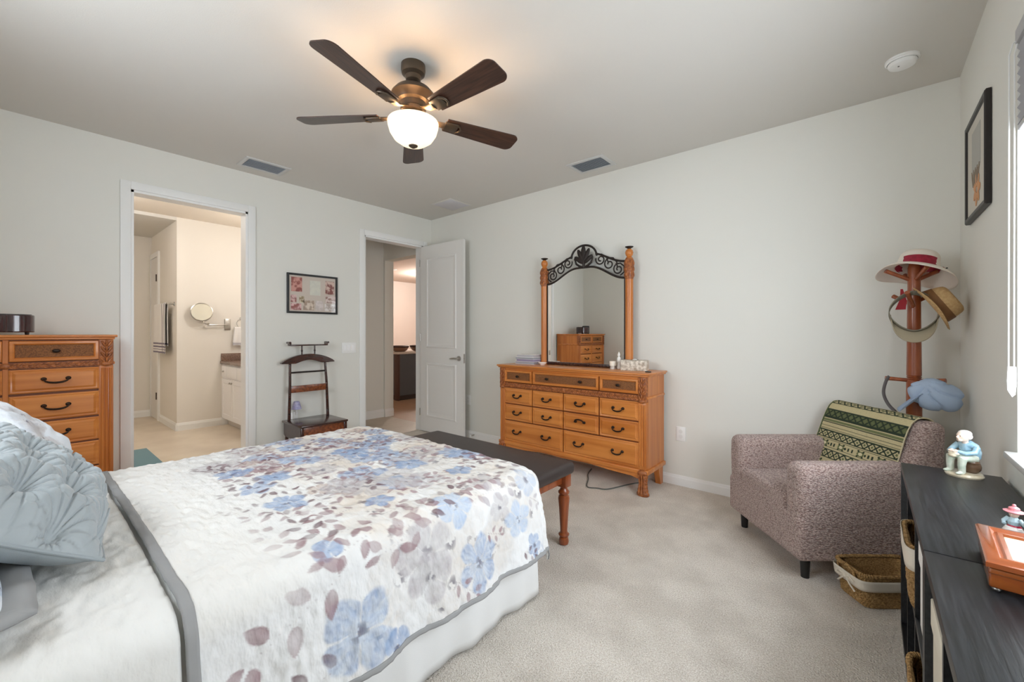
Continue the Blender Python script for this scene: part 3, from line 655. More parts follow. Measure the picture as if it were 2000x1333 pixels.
pn = thing('ceiling_panel', 'flush pale square panel in ceiling above the open door', 'ceiling panel', (0.72, -0.285, H))
MB().box(-0.165, 0.165, -0.165, 0.165, -0.006, 0, 0.002).build('panel_frame', M_CEIL, pn)
MB().box(-0.145, 0.145, -0.145, 0.145, -0.008, -0.004, 0.001).build('panel_face', mat('pale_grille', lin(206, 204, 208), 0.7), pn)
sm = thing('smoke_detector', 'round white smoke detector on ceiling near right wall', 'smoke detector', (4.53, -0.43, H))
MB().lathe([(0.072, 0), (0.072, -0.010), (0.066, -0.012), (0.064, -0.018)]).build('base', M_WHITE, sm)
MB().lathe([(0.060, -0.012), (0.062, -0.022), (0.055, -0.036), (0.04, -0.042), (0.0, -0.043)]).build('cover', M_WHITE, sm)
MB().lathe([(0.063, -0.014), (0.0635, -0.018), (0.0, -0.018)]).build('grille', mat('detector_slot', lin(120, 120, 118), 0.7), sm)
MB().cyl((-0.015, -0.02, -0.040), (-0.015, -0.02, -0.0445), 0.004, seg=10).build('test_button', mat('detector_button', lin(90, 90, 92), 0.5), sm)

# ------------------------------------------------------------------ wall things
# collage frame on the left wall
cf = thing('photo_frame', 'black framed photo collage hanging above the valet stand', 'picture frame', (0.001, -1.547, 1.655), PI/2)
MB().ring_frame(0.515, 0.40, [(0, 0), (0, 0.02), (0.006, 0.024), (0.018, 0.022), (0.020, 0.010)]).build('frame', M_BLACK, cf)
MB().box(-0.245, 0.245, -0.010, -0.004, -0.19, 0.19).build('mat_board', mat('greige_mat_board', lin(206, 194, 182), 0.8), cf, smooth=False)
def collage_mat(n, c1, c2, s): return mat(n, lin(*c1), 0.6, col2=lin(*c2), cscale=s, detail=3, lo=0.42, hi=0.58)
ph = [(-0.165, 0.09, 0.105, 0.145, (150, 84, 76), (206, 150, 138)), (0.02, 0.065, 0.11, 0.15, (216, 214, 200), (210, 208, 196)), (0.175, 0.08, 0.095, 0.14, (134, 82, 76), (216, 190, 176)),
      (-0.195, -0.055, 0.055, 0.075, (150, 96, 92), (224, 190, 186)), (-0.115, -0.06, 0.05, 0.07, (150, 130, 100), (214, 204, 180)), (0.185, -0.045, 0.11, 0.075, (160, 128, 118), (222, 206, 200)),
      (-0.17, -0.135, 0.10, 0.065, (150, 90, 84), (226, 186, 184)), (-0.045, -0.115, 0.11, 0.10, (170, 148, 130), (222, 206, 190)), (0.065, -0.115, 0.08, 0.10, (204, 192, 186), (220, 208, 204)), (0.18, -0.13, 0.12, 0.075, (186, 172, 164), (230, 224, 220))]
for i, (px, pz, w, hh, a_, b_) in enumerate(ph):
    MB().box(px-w/2, px+w/2, -0.012, -0.010, pz-hh/2, pz+hh/2).build('photo_print', collage_mat('photo_print', a_, b_, 28), cf, smooth=False)
MB().box(-0.245, 0.245, -0.015, -0.0138, -0.19, 0.19).build('glass', M_GLASS, cf, smooth=False)

# framed picture on the right wall (front faces -x)
pf = thing('picture_frame', 'tall black framed print high on the right wall', 'picture frame', (W-0.002, -0.575, 2.065), -PI/2)
MB().ring_frame(0.49, 0.50, [(0, 0), (0, 0.016), (0.006, 0.021), (0.022, 0.020), (0.028, 0.012)]).build('frame', mat('black_wood_frame', lin(34, 28, 26), 0.4), pf)
MB().box(-0.22, 0.22, -0.012, -0.006, -0.225, 0.225).build('print_sheet', mat('cream_print', lin(206, 200, 188), 0.7), pf, smooth=False)
MB().box(-0.10, 0.10, -0.0135, -0.012, -0.03, 0.17).build('grey_field', mat('print_grey', lin(176, 174, 166), 0.7), pf, smooth=False)
fl_ = MB()
for k in range(7):
    a = k/7*2*PI; fl_.ell((0.02+0.05*math.cos(a), -0.0135, -0.13+0.045*math.sin(a)), (0.035, 0.002, 0.02), (0, -a, 0), u=10, v=6)
fl_.build('orange_bloom', mat('print_orange', lin(206, 150, 104), 0.7), pf)
tw = MB()
for k in range(5): tw.tube([(-0.06+0.03*k, -0.0135, -0.10), (-0.08+0.035*k, -0.0135, -0.06), (-0.09+0.045*k, -0.0135, -0.02)], 0.003, 6)
tw.build('grey_twigs', mat('print_twig', lin(140, 126, 110), 0.7), pf)

def plate(loc, rotz, w, hh, label, cat, n, kind, name):
    p = thing(name, label, cat, loc, rotz)
    MB().box(-w/2, w/2, -0.006, 0, -hh/2, hh/2, 0.002).build('cover_plate', M_WHITE, p)
    for k in range(n):
        x = (k-(n-1)/2)*0.046
        if kind == 'switch': MB().box(x-0.0165, x+0.0165, -0.010, -0.005, -0.033, 0.033, 0.002, M=Matrix.Translation((0, 0, 0))).build('rocker', mat('rocker_white', lin(250, 250, 250), 0.25), p)
        else:
            for q in (-1, 1):
                MB().cyl((x, -0.005, q*0.02), (x, -0.008, q*0.02), 0.0165).build('socket', mat('socket_white', lin(232, 232, 230), 0.4), p)
    return p
plate((0.001, -1.15, 1.092), PI/2, 0.165, 0.117, 'three gang white switch plate left of the entry door', 'light switch', 3, 'switch', 'light_switch')
plate((3.215, -0.001, 0.425), 0, 0.075, 0.118, 'white wall outlet just right of the dresser', 'outlet', 1, 'socket', 'wall_outlet')
plate((0.705, -0.001, 0.45), 0, 0.075, 0.118, 'white wall outlet between open door and dresser', 'outlet', 1, 'socket', 'wall_outlet')
plate((0.001, -1.732, 0.40), PI/2, 0.075, 0.118, 'white wall outlet behind the valet stand', 'outlet', 1, 'socket', 'wall_outlet')
nl = thing('night_light', 'plug-in night light with small lavender shade behind valet stand', 'night light', (0.008, -1.732, 0.42), PI/2)
MB().box(-0.018, 0.018, -0.03, 0, -0.03, 0.05, 0.005).cyl((0, -0.045, 0.03), (0, -0.045, 0.085), 0.007).box(-0.008, 0.008, -0.05, -0.02, 0.025, 0.04, 0.003).build('plug_body', M_WHITE, nl)
sh = MB(); nseg = 24
sh.lathe([(0.046, 0.08), (0.026, 0.155), (0.024, 0.155), (0.044, 0.08), (0.046, 0.08)], (0, -0.05, 0), nseg, cap=False)
sh.build('shade', mat('lavender_pleated_shade', lin(150, 146, 188), 0.8, col2=lin(196, 194, 220), cscale=60), nl)
ds = thing('door_stop', 'small spring door stop on baseboard behind open door', 'door stop', (0.82, -0.015, 0.045))
MB().tube([(0.007*math.cos(k*0.9), -0.0012*k, 0.007*math.sin(k*0.9)) for k in range(50)], 0.0016, 6).build('spring', M_METAL, ds)
MB().cyl((0, -0.058, 0), (0, -0.07, 0), 0.009).build('rubber_tip', M_WHITE, ds)

# ------------------------------------------------------------------ bed, quilt, pillows, bench
BX0, BX1, BY1, BZ, BR = 1.72, 3.115, -1.975, 0.61, 0.09
QA = BR*PI/2; FL = 0.16; FLV = math.sqrt(1-FL*FL)
def cloth(S, Tt, off=0.0, ruff=1.0, seed=3, fold=0.012):
    ex = np.maximum(S-BX1, 0)+np.maximum(BX0-S, 0); sg = np.where(S > BX1, 1.0, -1.0); ey = np.maximum(Tt-BY1, 0)
    e = (ex**4+ey**4)**0.25; hyp = np.sqrt(ex**2+ey**2)+1e-9
    dx, dy = sg*ex/hyp, ey/hyp
    r = BR+off; k = np.minimum(e, QA); tail = np.maximum(e-QA, 0)
    per = np.where(ey > 0, BY1+0.22*np.arctan2(ey, ex+1e-9)+np.where(ex > 0, 0, BX1-S), Tt)
    w = np.sin(per*15.0+0.6)*0.6+np.sin(per*27.0+2.0)*0.4
    h = r*np.sin(k/BR)+FL*tail+fold*w*np.clip(tail/0.2, 0, 1.3)*ruff
    dz = r*(1-np.cos(k/BR))+FLV*tail
    n = xynoise(S, Tt, 0.085, 3)-0.5; n2 = xynoise(S, Tt*1.6, 0.028, 4)-0.5
    P = np.stack([np.clip(S, BX0, BX1)+dx*h, np.minimum(Tt, BY1)+dy*h, BZ+off-dz], -1)
    up = 0.010*n+0.008*n2
    P[..., 2] += up*np.clip(1-tail/0.05, 0, 1)+0.010*np.cos((np.clip(S, BX0, BX1)-(BX0+BX1)/2)/(BX1-BX0)*PI)*np.clip(1-e/0.1, 0, 1)
    P[..., 0] += dx*up*np.clip(tail/0.05, 0, 1); P[..., 1] += dy*up*np.clip(tail/0.05, 0, 1)
    return P
HEM = QA+0.285; Q0 = -3.285
bed = thing('bed', 'queen bed with white pleated skirt under the floral quilt', 'bed', (2.4175, -2.97, 0))
def bl_(x, y): return (x-2.4175, y+2.97)
MB().box(-0.745, 0.745, -0.98, 1.045, 0.30, 0.585, 0.06, 4).build('mattress', mat('mattress_ticking', lin(240, 240, 238), 0.9), bed)
MB().box(-0.74, 0.74, -0.98, 1.04, 0.06, 0.30, 0.01).build('box_spring', mat('box_spring_cloth', lin(230, 230, 230), 0.9), bed)
# pleated bed skirt
sk = []; ns = 700
path = [(-0.752, -0.98), (-0.752, 1.05), (0.752, 1.05), (0.752, -0.98)]
def along(t):
    seg = [2.03, 1.504, 2.03]; tot = sum(seg); d = t*tot
    for i, ln in enumerate(seg):
        if d <= ln or i == 2:
            a, b = path[i], path[i+1]; q = d/ln; return a[0]+(b[0]-a[0])*q, a[1]+(b[1]-a[1])*q, ((-1, 0), (0, 1), (1, 0))[i], d
        d -= ln
P = np.zeros((ns, 10, 3))
for i in range(ns):
    x, y, nrm, d = along(i/(ns-1))
    for j in range(10):
        t = j/9; a = (0.003+0.007*t)*(math.sin(d*19)+0.5*math.sin(d*43+1))+0.012*t
        P[i, j] = (x+nrm[0]*a, y+nrm[1]*a, 0.305-0.295*t)
M_SKIRT = mat('white_bed_skirt', lin(232, 232, 231), 0.9, spec=0.1, bump=0.1, bscale=400)
o = grid_obj('bed_skirt', P, M_SKIRT, bed); md = o.modifiers.new('thick', 'SOLIDIFY'); md.thickness = 0.003

M_QUILT = attr_mat('printed_quilt', 0.92, bump=0.55, scales=((24, 1.2), (60, 0.18)), stretch=(1, 1.9, 1), dist=0.010)
M_COVER = mat('white_matelasse', lin(238, 237, 234), 0.92, spec=0.1, bump=0.8, bscale=26, stretch=(1, 1.8, 1))
M_BIND = mat('grey_binding', lin(160, 160, 160), 0.9, spec=0.1)
class Paint:
    def __init__(s, S, Tt, base):
        s.S, s.T = S, Tt; s.C = np.ones(S.shape+(3,))*np.array(base[:3]); s.n1 = vnoise(S.shape, (60, 50), 11); s.n2 = vnoise(S.shape, (170, 140), 12)
    def _win(s, cx, cy, R):
        i = np.where(np.abs(s.S[:, 0]-cx) < R)[0]; j = np.where(np.abs(s.T[0]-cy) < R)[0]
        if len(i) == 0 or len(j) == 0: return None
        return slice(i[0], i[-1]+1), slice(j[0], j[-1]+1)
    def blend(s, w, a, col): s.C[w] = s.C[w]*(1-a[..., None])+np.array(col)*a[..., None]
    def flower(s, cx, cy, R, n, rot, c1, c2, al=0.85, sq=1.0):
        w = s._win(cx, cy, R*1.3)
        if w is None: return
        x = (s.S[w]-cx); y = (s.T[w]-cy)*sq; r = np.hypot(x, y)/R; a = np.arctan2(y, x)+rot
        pet = 0.60+0.36*np.abs(np.cos(a*n/2))**0.7+0.10*(s.n1[w]-0.5)*2
        t = r/pet; ins = np.clip((1.0-t)*9, 0, 1)
        st = 0.5+0.5*np.cos(a*n*4+6*(s.n2[w]-0.5)); mixv = np.clip(0.25+0.55*t*st+0.5*(s.n1[w]-0.5), 0, 1)
        crease = np.clip(1-np.abs(np.sin(a*n/2))*0+0, 0, 1)
        col = np.array(c2)*(1-mixv[..., None])+np.array(c1)*mixv[..., None]
        aa = ins*al*(0.72+0.4*(s.n2[w]-0.3)); gap = np.clip(np.abs(np.cos(a*n/2))*6, 0.25, 1); aa = np.clip(aa*gap, 0, 1)
        s.C[w] = s.C[w]*(1-aa[..., None])+col*aa[..., None]
        d = np.clip(1-r/0.22, 0, 1); dots = (s.n2[w] > 0.52)*d**0.5*0.8
        s.blend(w, dots, lin(96, 88, 104)[:3])
    def leaf(s, cx, cy, ln, wd, ang, c, al=0.8):
        w = s._win(cx, cy, ln*1.1)
        if w is None: return
        x = s.S[w]-cx; y = s.T[w]-cy; u = x*math.cos(ang)+y*math.sin(ang); v = -x*math.sin(ang)+y*math.cos(ang)
        uu = u/ln; half = wd*np.clip(1-uu**2, 0, 1)**0.8*(1-0.25*uu)
        ins = np.clip((half-np.abs(v))/0.004, 0, 1); vein = 1-0.35*np.exp(-(v/0.003)**2)
        edge = 1+0.25*np.exp(-((half-np.abs(v))/0.005)**2)
        s.blend(w, np.clip(ins*al*edge*(0.75+0.5*(s.n1[w]-0.3)), 0, 1)*1.0, np.array(c[:3]))
    def stem(s, pts, wd, c, al=0.8):
        pts = np.array(pts, float); D = []
        for a, b in zip(pts[:-1], pts[1:]):
            for t in np.linspace(0, 1, 14): D.append(a+(b-a)*t)
        for q in D:
            w = s._win(q[0], q[1], wd*3)
            if w is None: continue
            r = np.hypot(s.S[w]-q[0], s.T[w]-q[1]); s.blend(w, np.clip((wd-r)/0.003, 0, 1)*al*0.6, c[:3])
BLUE, LBLUE, PALEB = lin(118, 144, 186)[:3], lin(170, 190, 218)[:3], lin(205, 216, 230)[:3]
MAUV, GMAU, DMAU, BEIGE, GREY = lin(160, 132, 136)[:3], lin(188, 180, 184)[:3], lin(118, 92, 98)[:3], lin(222, 208, 192)[:3], lin(206, 204, 204)[:3]
def sprig(p, cx, cy, ang, n, ln, c, r):
    d = np.array([math.cos(ang), math.sin(ang)]); q = np.array([-d[1], d[0]])
    p.stem([(cx, cy), tuple(np.array([cx, cy])+d*ln*n*0.75)], 0.0035, DMAU, 0.7)
    for k in range(n):
        b = np.array([cx, cy])+d*ln*0.75*k; sd = 1 if k % 2 else -1
        c_ = b+d*ln*0.3+q*sd*ln*0.62
        p.leaf(c_[0], c_[1], ln*0.58*(1-0.04*k), ln*0.30, ang+sd*0.95+r.uniform(-.2, .2), c, r.uniform(0.6, 0.9))
    e = np.array([cx, cy])+d*ln*0.75*n; p.leaf(e[0], e[1], ln*0.5, ln*0.24, ang, c, 0.8)

def make_quilt():
    s = np.arange(BX0-HEM, BX1+HEM+0.001, 0.0045); t = np.arange(Q0, BY1+HEM+0.001, 0.0045)
    S, Tt = np.meshgrid(s, t, indexing='ij')
    p = Paint(S, Tt, lin(236, 235, 233)); r = np.random.default_rng(21)
    zs = lambda z: BX1+QA+(BZ-BR-z)/FLV
    # soft washes
    for k in range(60):
        cx, cy = r.uniform(BX0-0.2, BX1+0.35), r.uniform(-2.95, BY1+0.3)
        p.flower(cx, cy, r.uniform(0.08, 0.2), 3, r.uniform(0, 6), GREY if r.random() < .5 else BEIGE, BEIGE, 0.35)
    # random all-over scatter on the top, fading towards the head end
    for k in range(84):
        cx, cy = r.uniform(BX0-0.3, BX1+0.02), r.uniform(-2.95, BY1+0.35); cx = cx if cy > -2.85 else cx-0.2
        c = r.random()
        if c < 0.42: p.flower(cx, cy, r.uniform(0.07, 0.13), int(r.integers(4, 7)), r.uniform(0, 6), BLUE, LBLUE, 0.8)
        elif c < 0.68: p.flower(cx, cy, r.uniform(0.08, 0.14), int(r.integers(4, 7)), r.uniform(0, 6), GMAU, GREY, 0.8)
        elif c < 0.8: p.flower(cx, cy, r.uniform(0.04, 0.08), 5, r.uniform(0, 6), MAUV, BEIGE, 0.8)
        sprig(p, cx+r.uniform(-.1, .1), cy+r.uniform(-.1, .1), r.uniform(0, 6.28), int(r.integers(4, 8)), r.uniform(0.035, 0.05), MAUV if r.random() < .75 else DMAU, r)
    for k in range(62): sprig(p, r.uniform(BX0-0.2, BX1+0.05), r.uniform(-3.0, BY1+0.3), r.uniform(0, 6.28), int(r.integers(4, 8)), r.uniform(0.035, 0.055), DMAU if r.random() < .4 else MAUV, r)
    # blooms placed on the top
    for cx, cy, R in ((2.72, -2.88, 0.085), (2.20, -2.90, 0.085), (2.40, -2.80, 0.06), (2.69, -2.30, 0.09), (2.93, -2.20, 0.07), (2.34, -2.39, 0.09), (1.93, -2.55, 0.08), (2.96, -2.64, 0.06), (2.10, -2.10, 0.09)):
        p.flower(cx, cy, R, 5, cx*9, BLUE, LBLUE, 0.92)
    for cx, cy, R in ((2.72, -2.66, 0.10), (2.45, -2.62, 0.10), (2.88, -2.46, 0.08)): p.flower(cx, cy, R, 6, cx*5, GMAU, GREY, 0.85)
    # near side drop: cleared to white then the large motifs seen there
    m = np.clip((S-(BX1+0.06))/0.06, 0, 1)*np.clip((BY1+0.12-Tt)/0.08, 0, 1); p.C = p.C*(1-m[..., None]*0.92)+np.array(lin(236, 236, 236)[:3])*m[..., None]*0.92
    for k in range(16): p.flower(zs(r.uniform(0.22, 0.6)), r.uniform(-2.85, -2.0), r.uniform(0.07, 0.15), 3, r.uniform(0, 6), GREY, BEIGE, 0.28)
    F_ = lambda z, y, R, n, rot, a, b, al=0.9, sq=1.0: p.flower(zs(z), y, R, n, rot, a, b, al, sq)
    F_(0.36, -2.875, 0.135, 4, 0.9, BLUE, PALEB, 0.92); F_(0.26, -2.755, 0.065, 3, 0.3, BLUE, LBLUE, 0.9)
    F_(0.63, -2.935, 0.055, 3, 0.8, BLUE, LBLUE, 0.95); F_(0.48, -2.61, 0.135, 5, 0.4, GMAU, GREY, 0.85); F_(0.40, -2.60, 0.10, 4, 1.4, GMAU, GREY, 0.8)
    F_(0.36, -2.37, 0.115, 6, 0.2, BLUE, PALEB, 0.9); F_(0.60, -2.45, 0.095, 5, 1.2, LBLUE, PALEB, 0.95); F_(0.44, -2.12, 0.085, 5, 0.5, LBLUE, PALEB, 0.9)
    F_(0.52, -2.22, 0.07, 5, 0.5, GMAU, GREY, 0.7); F_(0.30, -2.03, 0.06, 5, 0.1, BLUE, LBLUE, 0.8); F_(0.58, -2.02, 0.08, 4, 0.1, LBLUE, GREY, 0.8); F_(0.24, -1.96, 0.05, 4, 0.1, LBLUE, GREY, 0.8)
    def br(z, y, ang, n, ln, c): sprig(p, zs(z), y, ang, n, ln, c, r)
    br(0.545, -2.90, -1.15, 6, 0.075, MAUV); br(0.30, -2.95, -1.5, 6, 0.055, DMAU); br(0.55, -2.72, 2.2, 5, 0.065, MAUV); br(0.59, -2.60, -1.3, 5, 0.06, MAUV)
    br(0.22, -2.90, 1.2, 6, 0.055, MAUV); br(0.44, -2.30, 1.2, 4, 0.03, MAUV); br(0.62, -2.55, 1.9, 6, 0.05, DMAU); br(0.62, -2.78, -1.4, 5, 0.055, MAUV); br(0.60, -2.30, 1.5, 5, 0.05, GMAU); br(0.22, -2.62, 1.3, 5, 0.05, GMAU); br(0.30, -2.10, 1.0, 4, 0.03, DMAU); br(0.5, -2.02, 1.0, 3, 0.035, GMAU); br(0.33, -2.48, 0.8, 4, 0.04, MAUV)
    # loose watercolour mottling and the plain head end
    p.C *= (0.97+0.05*(p.n1[..., None]-0.5)+0.04*(p.n2[..., None]-0.5))
    fade = np.clip((-2.97-Tt+0.10*(p.n1-0.5))/0.14, 0, 1)*np.clip((BX1+0.15-S)/0.05, 0, 1)
    p.C = p.C*(1-fade[..., None]*0.97)+np.array(lin(235, 233, 229)[:3])*fade[..., None]*0.97
    q = grid_obj('quilt', cloth(S, Tt), M_QUILT, None, p.C); q.modifiers.new('thick', 'SOLIDIFY').thickness = 0.006
    tag(q, 'white quilt printed with blue and mauve flowers covering the bed', 'quilt')
    # grey binding along the head edge and the hem
    def band(s_, t_): return cloth(*np.meshgrid(s_, t_, indexing='ij'), off=0.004)
    sa = np.arange(BX0-HEM, BX1+HEM+0.001, 0.012); ta = np.arange(Q0-0.002, BY1+HEM+0.001, 0.012)
    def wiggle(P): return P
    def bind(P):
        b = grid_obj('binding', P, M_BIND, q); b.modifiers.new('thick', 'SOLIDIFY').thickness = 0.004
    bind(band(sa, np.linspace(Q0-0.004, Q0+0.022, 5))); bind(band(np.linspace(BX1+HEM-0.014, BX1+HEM+0.003, 4), ta)); bind(band(np.linspace(BX0-HEM-0.003, BX0-HEM+0.014, 4), ta)); bind(band(sa, np.linspace(BY1+HEM-0.014, BY1+HEM+0.003, 4)))
make_quilt()
s_ = np.arange(BX0-HEM, BX1+HEM+0.02, 0.008); t_ = np.arange(-3.96, Q0-0.006, 0.008)
Sg, Tg = np.meshgrid(s_, t_, indexing='ij')
cv = grid_obj('coverlet', cloth(Sg, Tg, off=-0.007, seed=9, fold=0.010), M_COVER); cv.modifiers.new('thick', 'SOLIDIFY').thickness = 0.003
tag(cv, 'plain white crinkled coverlet at the head end of the bed', 'coverlet')

def pillow(name, label, w, hgt, thick, M, mat_front, mat_back=None, tuck=False, colors=None, flange=0.0, mat_fl=None, n=110, p=2.6, cat='pillow'):
    root = thing(name, label, cat); root.matrix_world = M
    u = np.linspace(-1, 1, n); U, V = np.meshgrid(u, u, indexing='ij')
    f = (np.clip(1-np.abs(U)**p, 0, 1)*np.clip(1-np.abs(V)**p, 0, 1))**0.55
    pin = 1-0.06*(np.abs(V)**2)*(1-0) ; pin2 = 1-0.05*np.abs(U)**2
    X = U*w/2*(1-0.05*(1-np.abs(V)**3)*0+0)*pin; Y = V*hgt/2*pin2
    nz = (vnoise(U.shape, (7, 6), 31)-0.5)*0.03*f+(vnoise(U.shape, (20, 18), 32)-0.5)*0.010*f
    Z = thick*0.58*f+nz
    if tuck:
        sp = 0.135
        for iy in range(-3, 4):
            for ix in range(-4, 5):
                cx = (ix+0.5*(iy % 2))*sp; cy = iy*sp*0.8
                if abs(cx) > w*0.47 or abs(cy) > hgt*0.46: continue
                dx, dy = X-cx, Y-cy; r = np.hypot(dx, dy)+1e-6; a = np.arctan2(dy, dx)
                Z -= 0.034*np.exp(-(r/0.020)**2); Z += 0.014*np.exp(-((r-0.058)/0.032)**2)
                cw = np.cos(a*7+ix*1.3+iy+0.8*np.sin(a*2+ix)); Z -= 0.017*np.clip(1-np.abs(cw)*2.2, 0, 1)*np.exp(-(r/0.075)**2)*(1-np.exp(-(r/0.012)**2))
    if tuck: Z = np.where(True, Z, Z)*np.clip(f*2.2, 0, 1)**0.7
    fr = grid_obj('pillow_front', np.stack([X, Y, Z], -1), mat_front, root, colors)
    bk_ = grid_obj('pillow_back', np.stack([X, Y, -thick*0.42*f+nz*0.5], -1)[::-1], mat_back or mat_front, root, colors[::-1] if colors is not None else None)
    # welt or flange round the seam
    ring = [(X[i, 0], Y[i, 0], 0) for i in range(0, n, 3)]+[(X[-1, j], Y[-1, j], 0) for j in range(0, n, 3)]+[(X[i, -1], Y[i, -1], 0) for i in range(n-1, 0, -3)]+[(X[0, j], Y[0, j], 0) for j in range(n-1, 0, -3)]
    b = MB()
    if flange:
        P = np.array(ring); c = P.copy(); sc = np.array([1+2*flange/w, 1+2*flange/hgt, 1])
        G = np.stack([P*np.array([.97, .97, 1]), P*(1+sc)/2+np.array([0, 0, 0.004]), P*sc], 1)
        G[:, 1:, 2] += 0.004*np.sin(np.arange(len(ring))*0.7)[:, None]
        o = grid_obj('flange', G, mat_fl or mat_front, root, closed_u=True); o.modifiers.new('thick', 'SOLIDIFY').thickness = 0.006
    else:
        b.tube(ring, 0.005, 8, closed=True); b.build('welt', mat_back or mat_front, root)
    return root
M_GREYP = mat('grey_pintuck_satin', lin(164, 172, 176), 0.5, sheen=0.3, bump=0.15, bscale=120)
M_GREYB = mat('plain_grey_cotton', lin(158, 166, 170), 0.75, bump=0.1, bscale=300)
M_SHAM = attr_mat('printed_sham', 0.8, bump=0.3, scales=((30, 1.0), (120, 0.4)))
def sham_cols(n, seed):
    r = np.random.default_rng(seed); u = np.linspace(-0.36, 0.36, n); S, Tt = np.meshgrid(u, u, indexing='ij')
    p = Paint(S, Tt, lin(228, 233, 240))
    for k in range(26):
        p.flower(r.uniform(-.36, .36), r.uniform(-.36, .36), r.uniform(0.05, 0.13), int(r.integers(3, 6)), r.uniform(0, 6), (LBLUE, GMAU, PALEB)[k % 3], (PALEB, GREY, GREY)[k % 3], 0.75)
    return p.C
def frame_M(c, ex, ey):
    ex = Vector(ex).normalized(); ey = Vector(ey); ey = (ey-ex*ey.dot(ex)).normalized(); ez = ex.cross(ey)
    M = Matrix((ex, ey, ez)).transposed().to_4x4(); return Matrix.Translation(c) @ M
pillow('pillow', 'pale blue and white floral pillow on far side of bed, behind the grey one', 0.64, 0.48, 0.24, frame_M((1.88, -3.60, 0.825), (-1, -0.02, 0), (0, -0.78, 0.62)), M_SHAM, colors=sham_cols(110, 5), cat='pillow')
pillow('pillow', 'grey pintucked decorative pillow leaning near head of bed', 0.74, 0.50, 0.23, frame_M((2.50, -3.585, 0.795), (-1, 0.0, 0.03), (0, -0.83, 0.56)), M_GREYP, M_GREYB, tuck=True, n=250)
pillow('pillow_sham', 'floral pillow sham with grey border lying flat at near side of bed', 0.46, 0.44, 0.10, frame_M((2.82, -3.78, 0.665), (1, 0.08, -0.02), (-0.08, 1, 0)), M_SHAM, colors=sham_cols(110, 8), flange=0.045, mat_fl=M_BIND)

# upholstered bench at the foot of the bed
bn = thing('bench', 'dark leather bench with turned honey wood legs at foot of bed', 'bench', (2.45, -1.61, 0))
M_BENCHW = M_CHERRY
MB().box(-0.625, 0.625, -0.205, 0.205, 0.425, 0.50, 0.028, 4).build('seat_cushion', M_LEATHER, bn)
MB().box(-0.55, 0.55, -0.175, -0.155, 0.355, 0.43).build('front_apron', M_BENCHW, bn); MB().box(-0.55, 0.55, 0.155, 0.175, 0.355, 0.43).build('rear_apron', M_BENCHW, bn)
for s in (-1, 1): MB().box(s*0.555-0.01, s*0.555+0.01, -0.16, 0.16, 0.365, 0.43, 0.003).build('end_apron', M_BENCHW, bn)
LEG = [(0.018, 0.0), (0.027, 0.006), (0.030, 0.022), (0.026, 0.040), (0.018, 0.047), (0.030, 0.055), (0.032, 0.063), (0.022, 0.072), (0.021, 0.085), (0.030, 0.22), (0.034, 0.275), (0.031, 0.288), (0.022, 0.295), (0.032, 0.305), (0.033, 0.315), (0.022, 0.328), (0.020, 0.338), (0.030, 0.35)]
for sx in (-1, 1):
    for sy in (-1, 1):
        MB().lathe(LEG, (sx*0.56, sy*0.175, 0), 32, flute=(0.09, 0.27, 10, 0.10)).box(sx*0.56-0.032, sx*0.56+0.032, sy*0.175-0.03, sy*0.175+0.03, 0.345, 0.428, 0.003).build('leg', M_BENCHW, bn)

# ------------------------------------------------------------------ valet stand
va = thing('valet_stand', 'dark wood valet stand with hanger bar and drawer seat', 'valet stand', (0.0, -1.64, 0))
MB().box(0.04, 0.475, -0.225, 0.225, 0.385, 0.405, 0.005).build('seat_top', M_MAHOG, va)
for s in (-1, 1): MB().prism([(0.06, 0.39), (0.45, 0.39), (0.45, 0.29), (0.40, 0.255), (0.10, 0.255), (0.06, 0.27)], 1, s*0.205-0.008, s*0.205+0.008).build('side_panel', M_MAHOG, va)
MB().box(0.435, 0.452, -0.195, 0.195, 0.275, 0.385, 0.002).build('drawer_front', M_BURL, va)
MB().box(0.06, 0.44, -0.2, 0.2, 0.262, 0.272).build('bottom_board', M_MAHOG, va)
for s in (-1, 1):
    MB().box(0.425, 0.458, s*0.207-0.016, s*0.207+0.016, 0, 0.39, 0.004).build('front_leg', M_MAHOG, va)
    P_ = [(0.075, s*0.205, 0.0), (0.10, s*0.20, 0.25), (0.125, s*0.19, 0.42), (0.12, s*0.18, 0.75), (0.10, s*0.172, 0.99)]
    MB().tube(P_, [0.016, 0.016, 0.015, 0.013, 0.012], 10).build('rear_post', M_MAHOG, va)
MB().cyl((0.112, -0.178, 0.868), (0.112, 0.178, 0.868), 0.0085).build('trouser_bar', M_IRON, va)
MB().box(0.112, 0.126, -0.172, 0.172, 0.672, 0.738, 0.003).build('back_rail', M_BURL, va)
hang = [(-0.26+0.52*k/24, 0.967+0.08*(1-((k-12)/12)**2)**0.85) for k in range(25)]
low = []
for k in range(25):
    y = 0.26-0.52*k/24; a = abs(y)
    low.append((y, 0.957 if a > 0.20 else (0.955 if a > 0.125 else 0.955+0.032*math.cos(a/0.125*PI/2))))
MB().prism(hang+low, 0, 0.085, 0.135).build('coat_hanger', M_MAHOG, va, mods=[('BEVEL', dict(width=0.008, segments=3, limit_method='ANGLE'))])
for s in (-1, 1): MB().cyl((0.11, s*0.063, 1.04), (0.11, s*0.063, 1.13), 0.007).ell((0.11, s*0.063, 1.08), (0.010, 0.010, 0.012)).build('tray_spindle', M_MAHOG, va)
MB().box(0.075, 0.145, -0.185, 0.185, 1.128, 1.142, 0.004).build('top_tray', M_MAHOG, va)
for s in (-1, 1): MB().cyl((0.075, s*0.187, 1.16), (0.145, s*0.187, 1.16), 0.011).box(0.08, 0.14, s*0.180-0.006, s*0.180+0.006, 1.14, 1.16).build('tray_end', M_MAHOG, va)

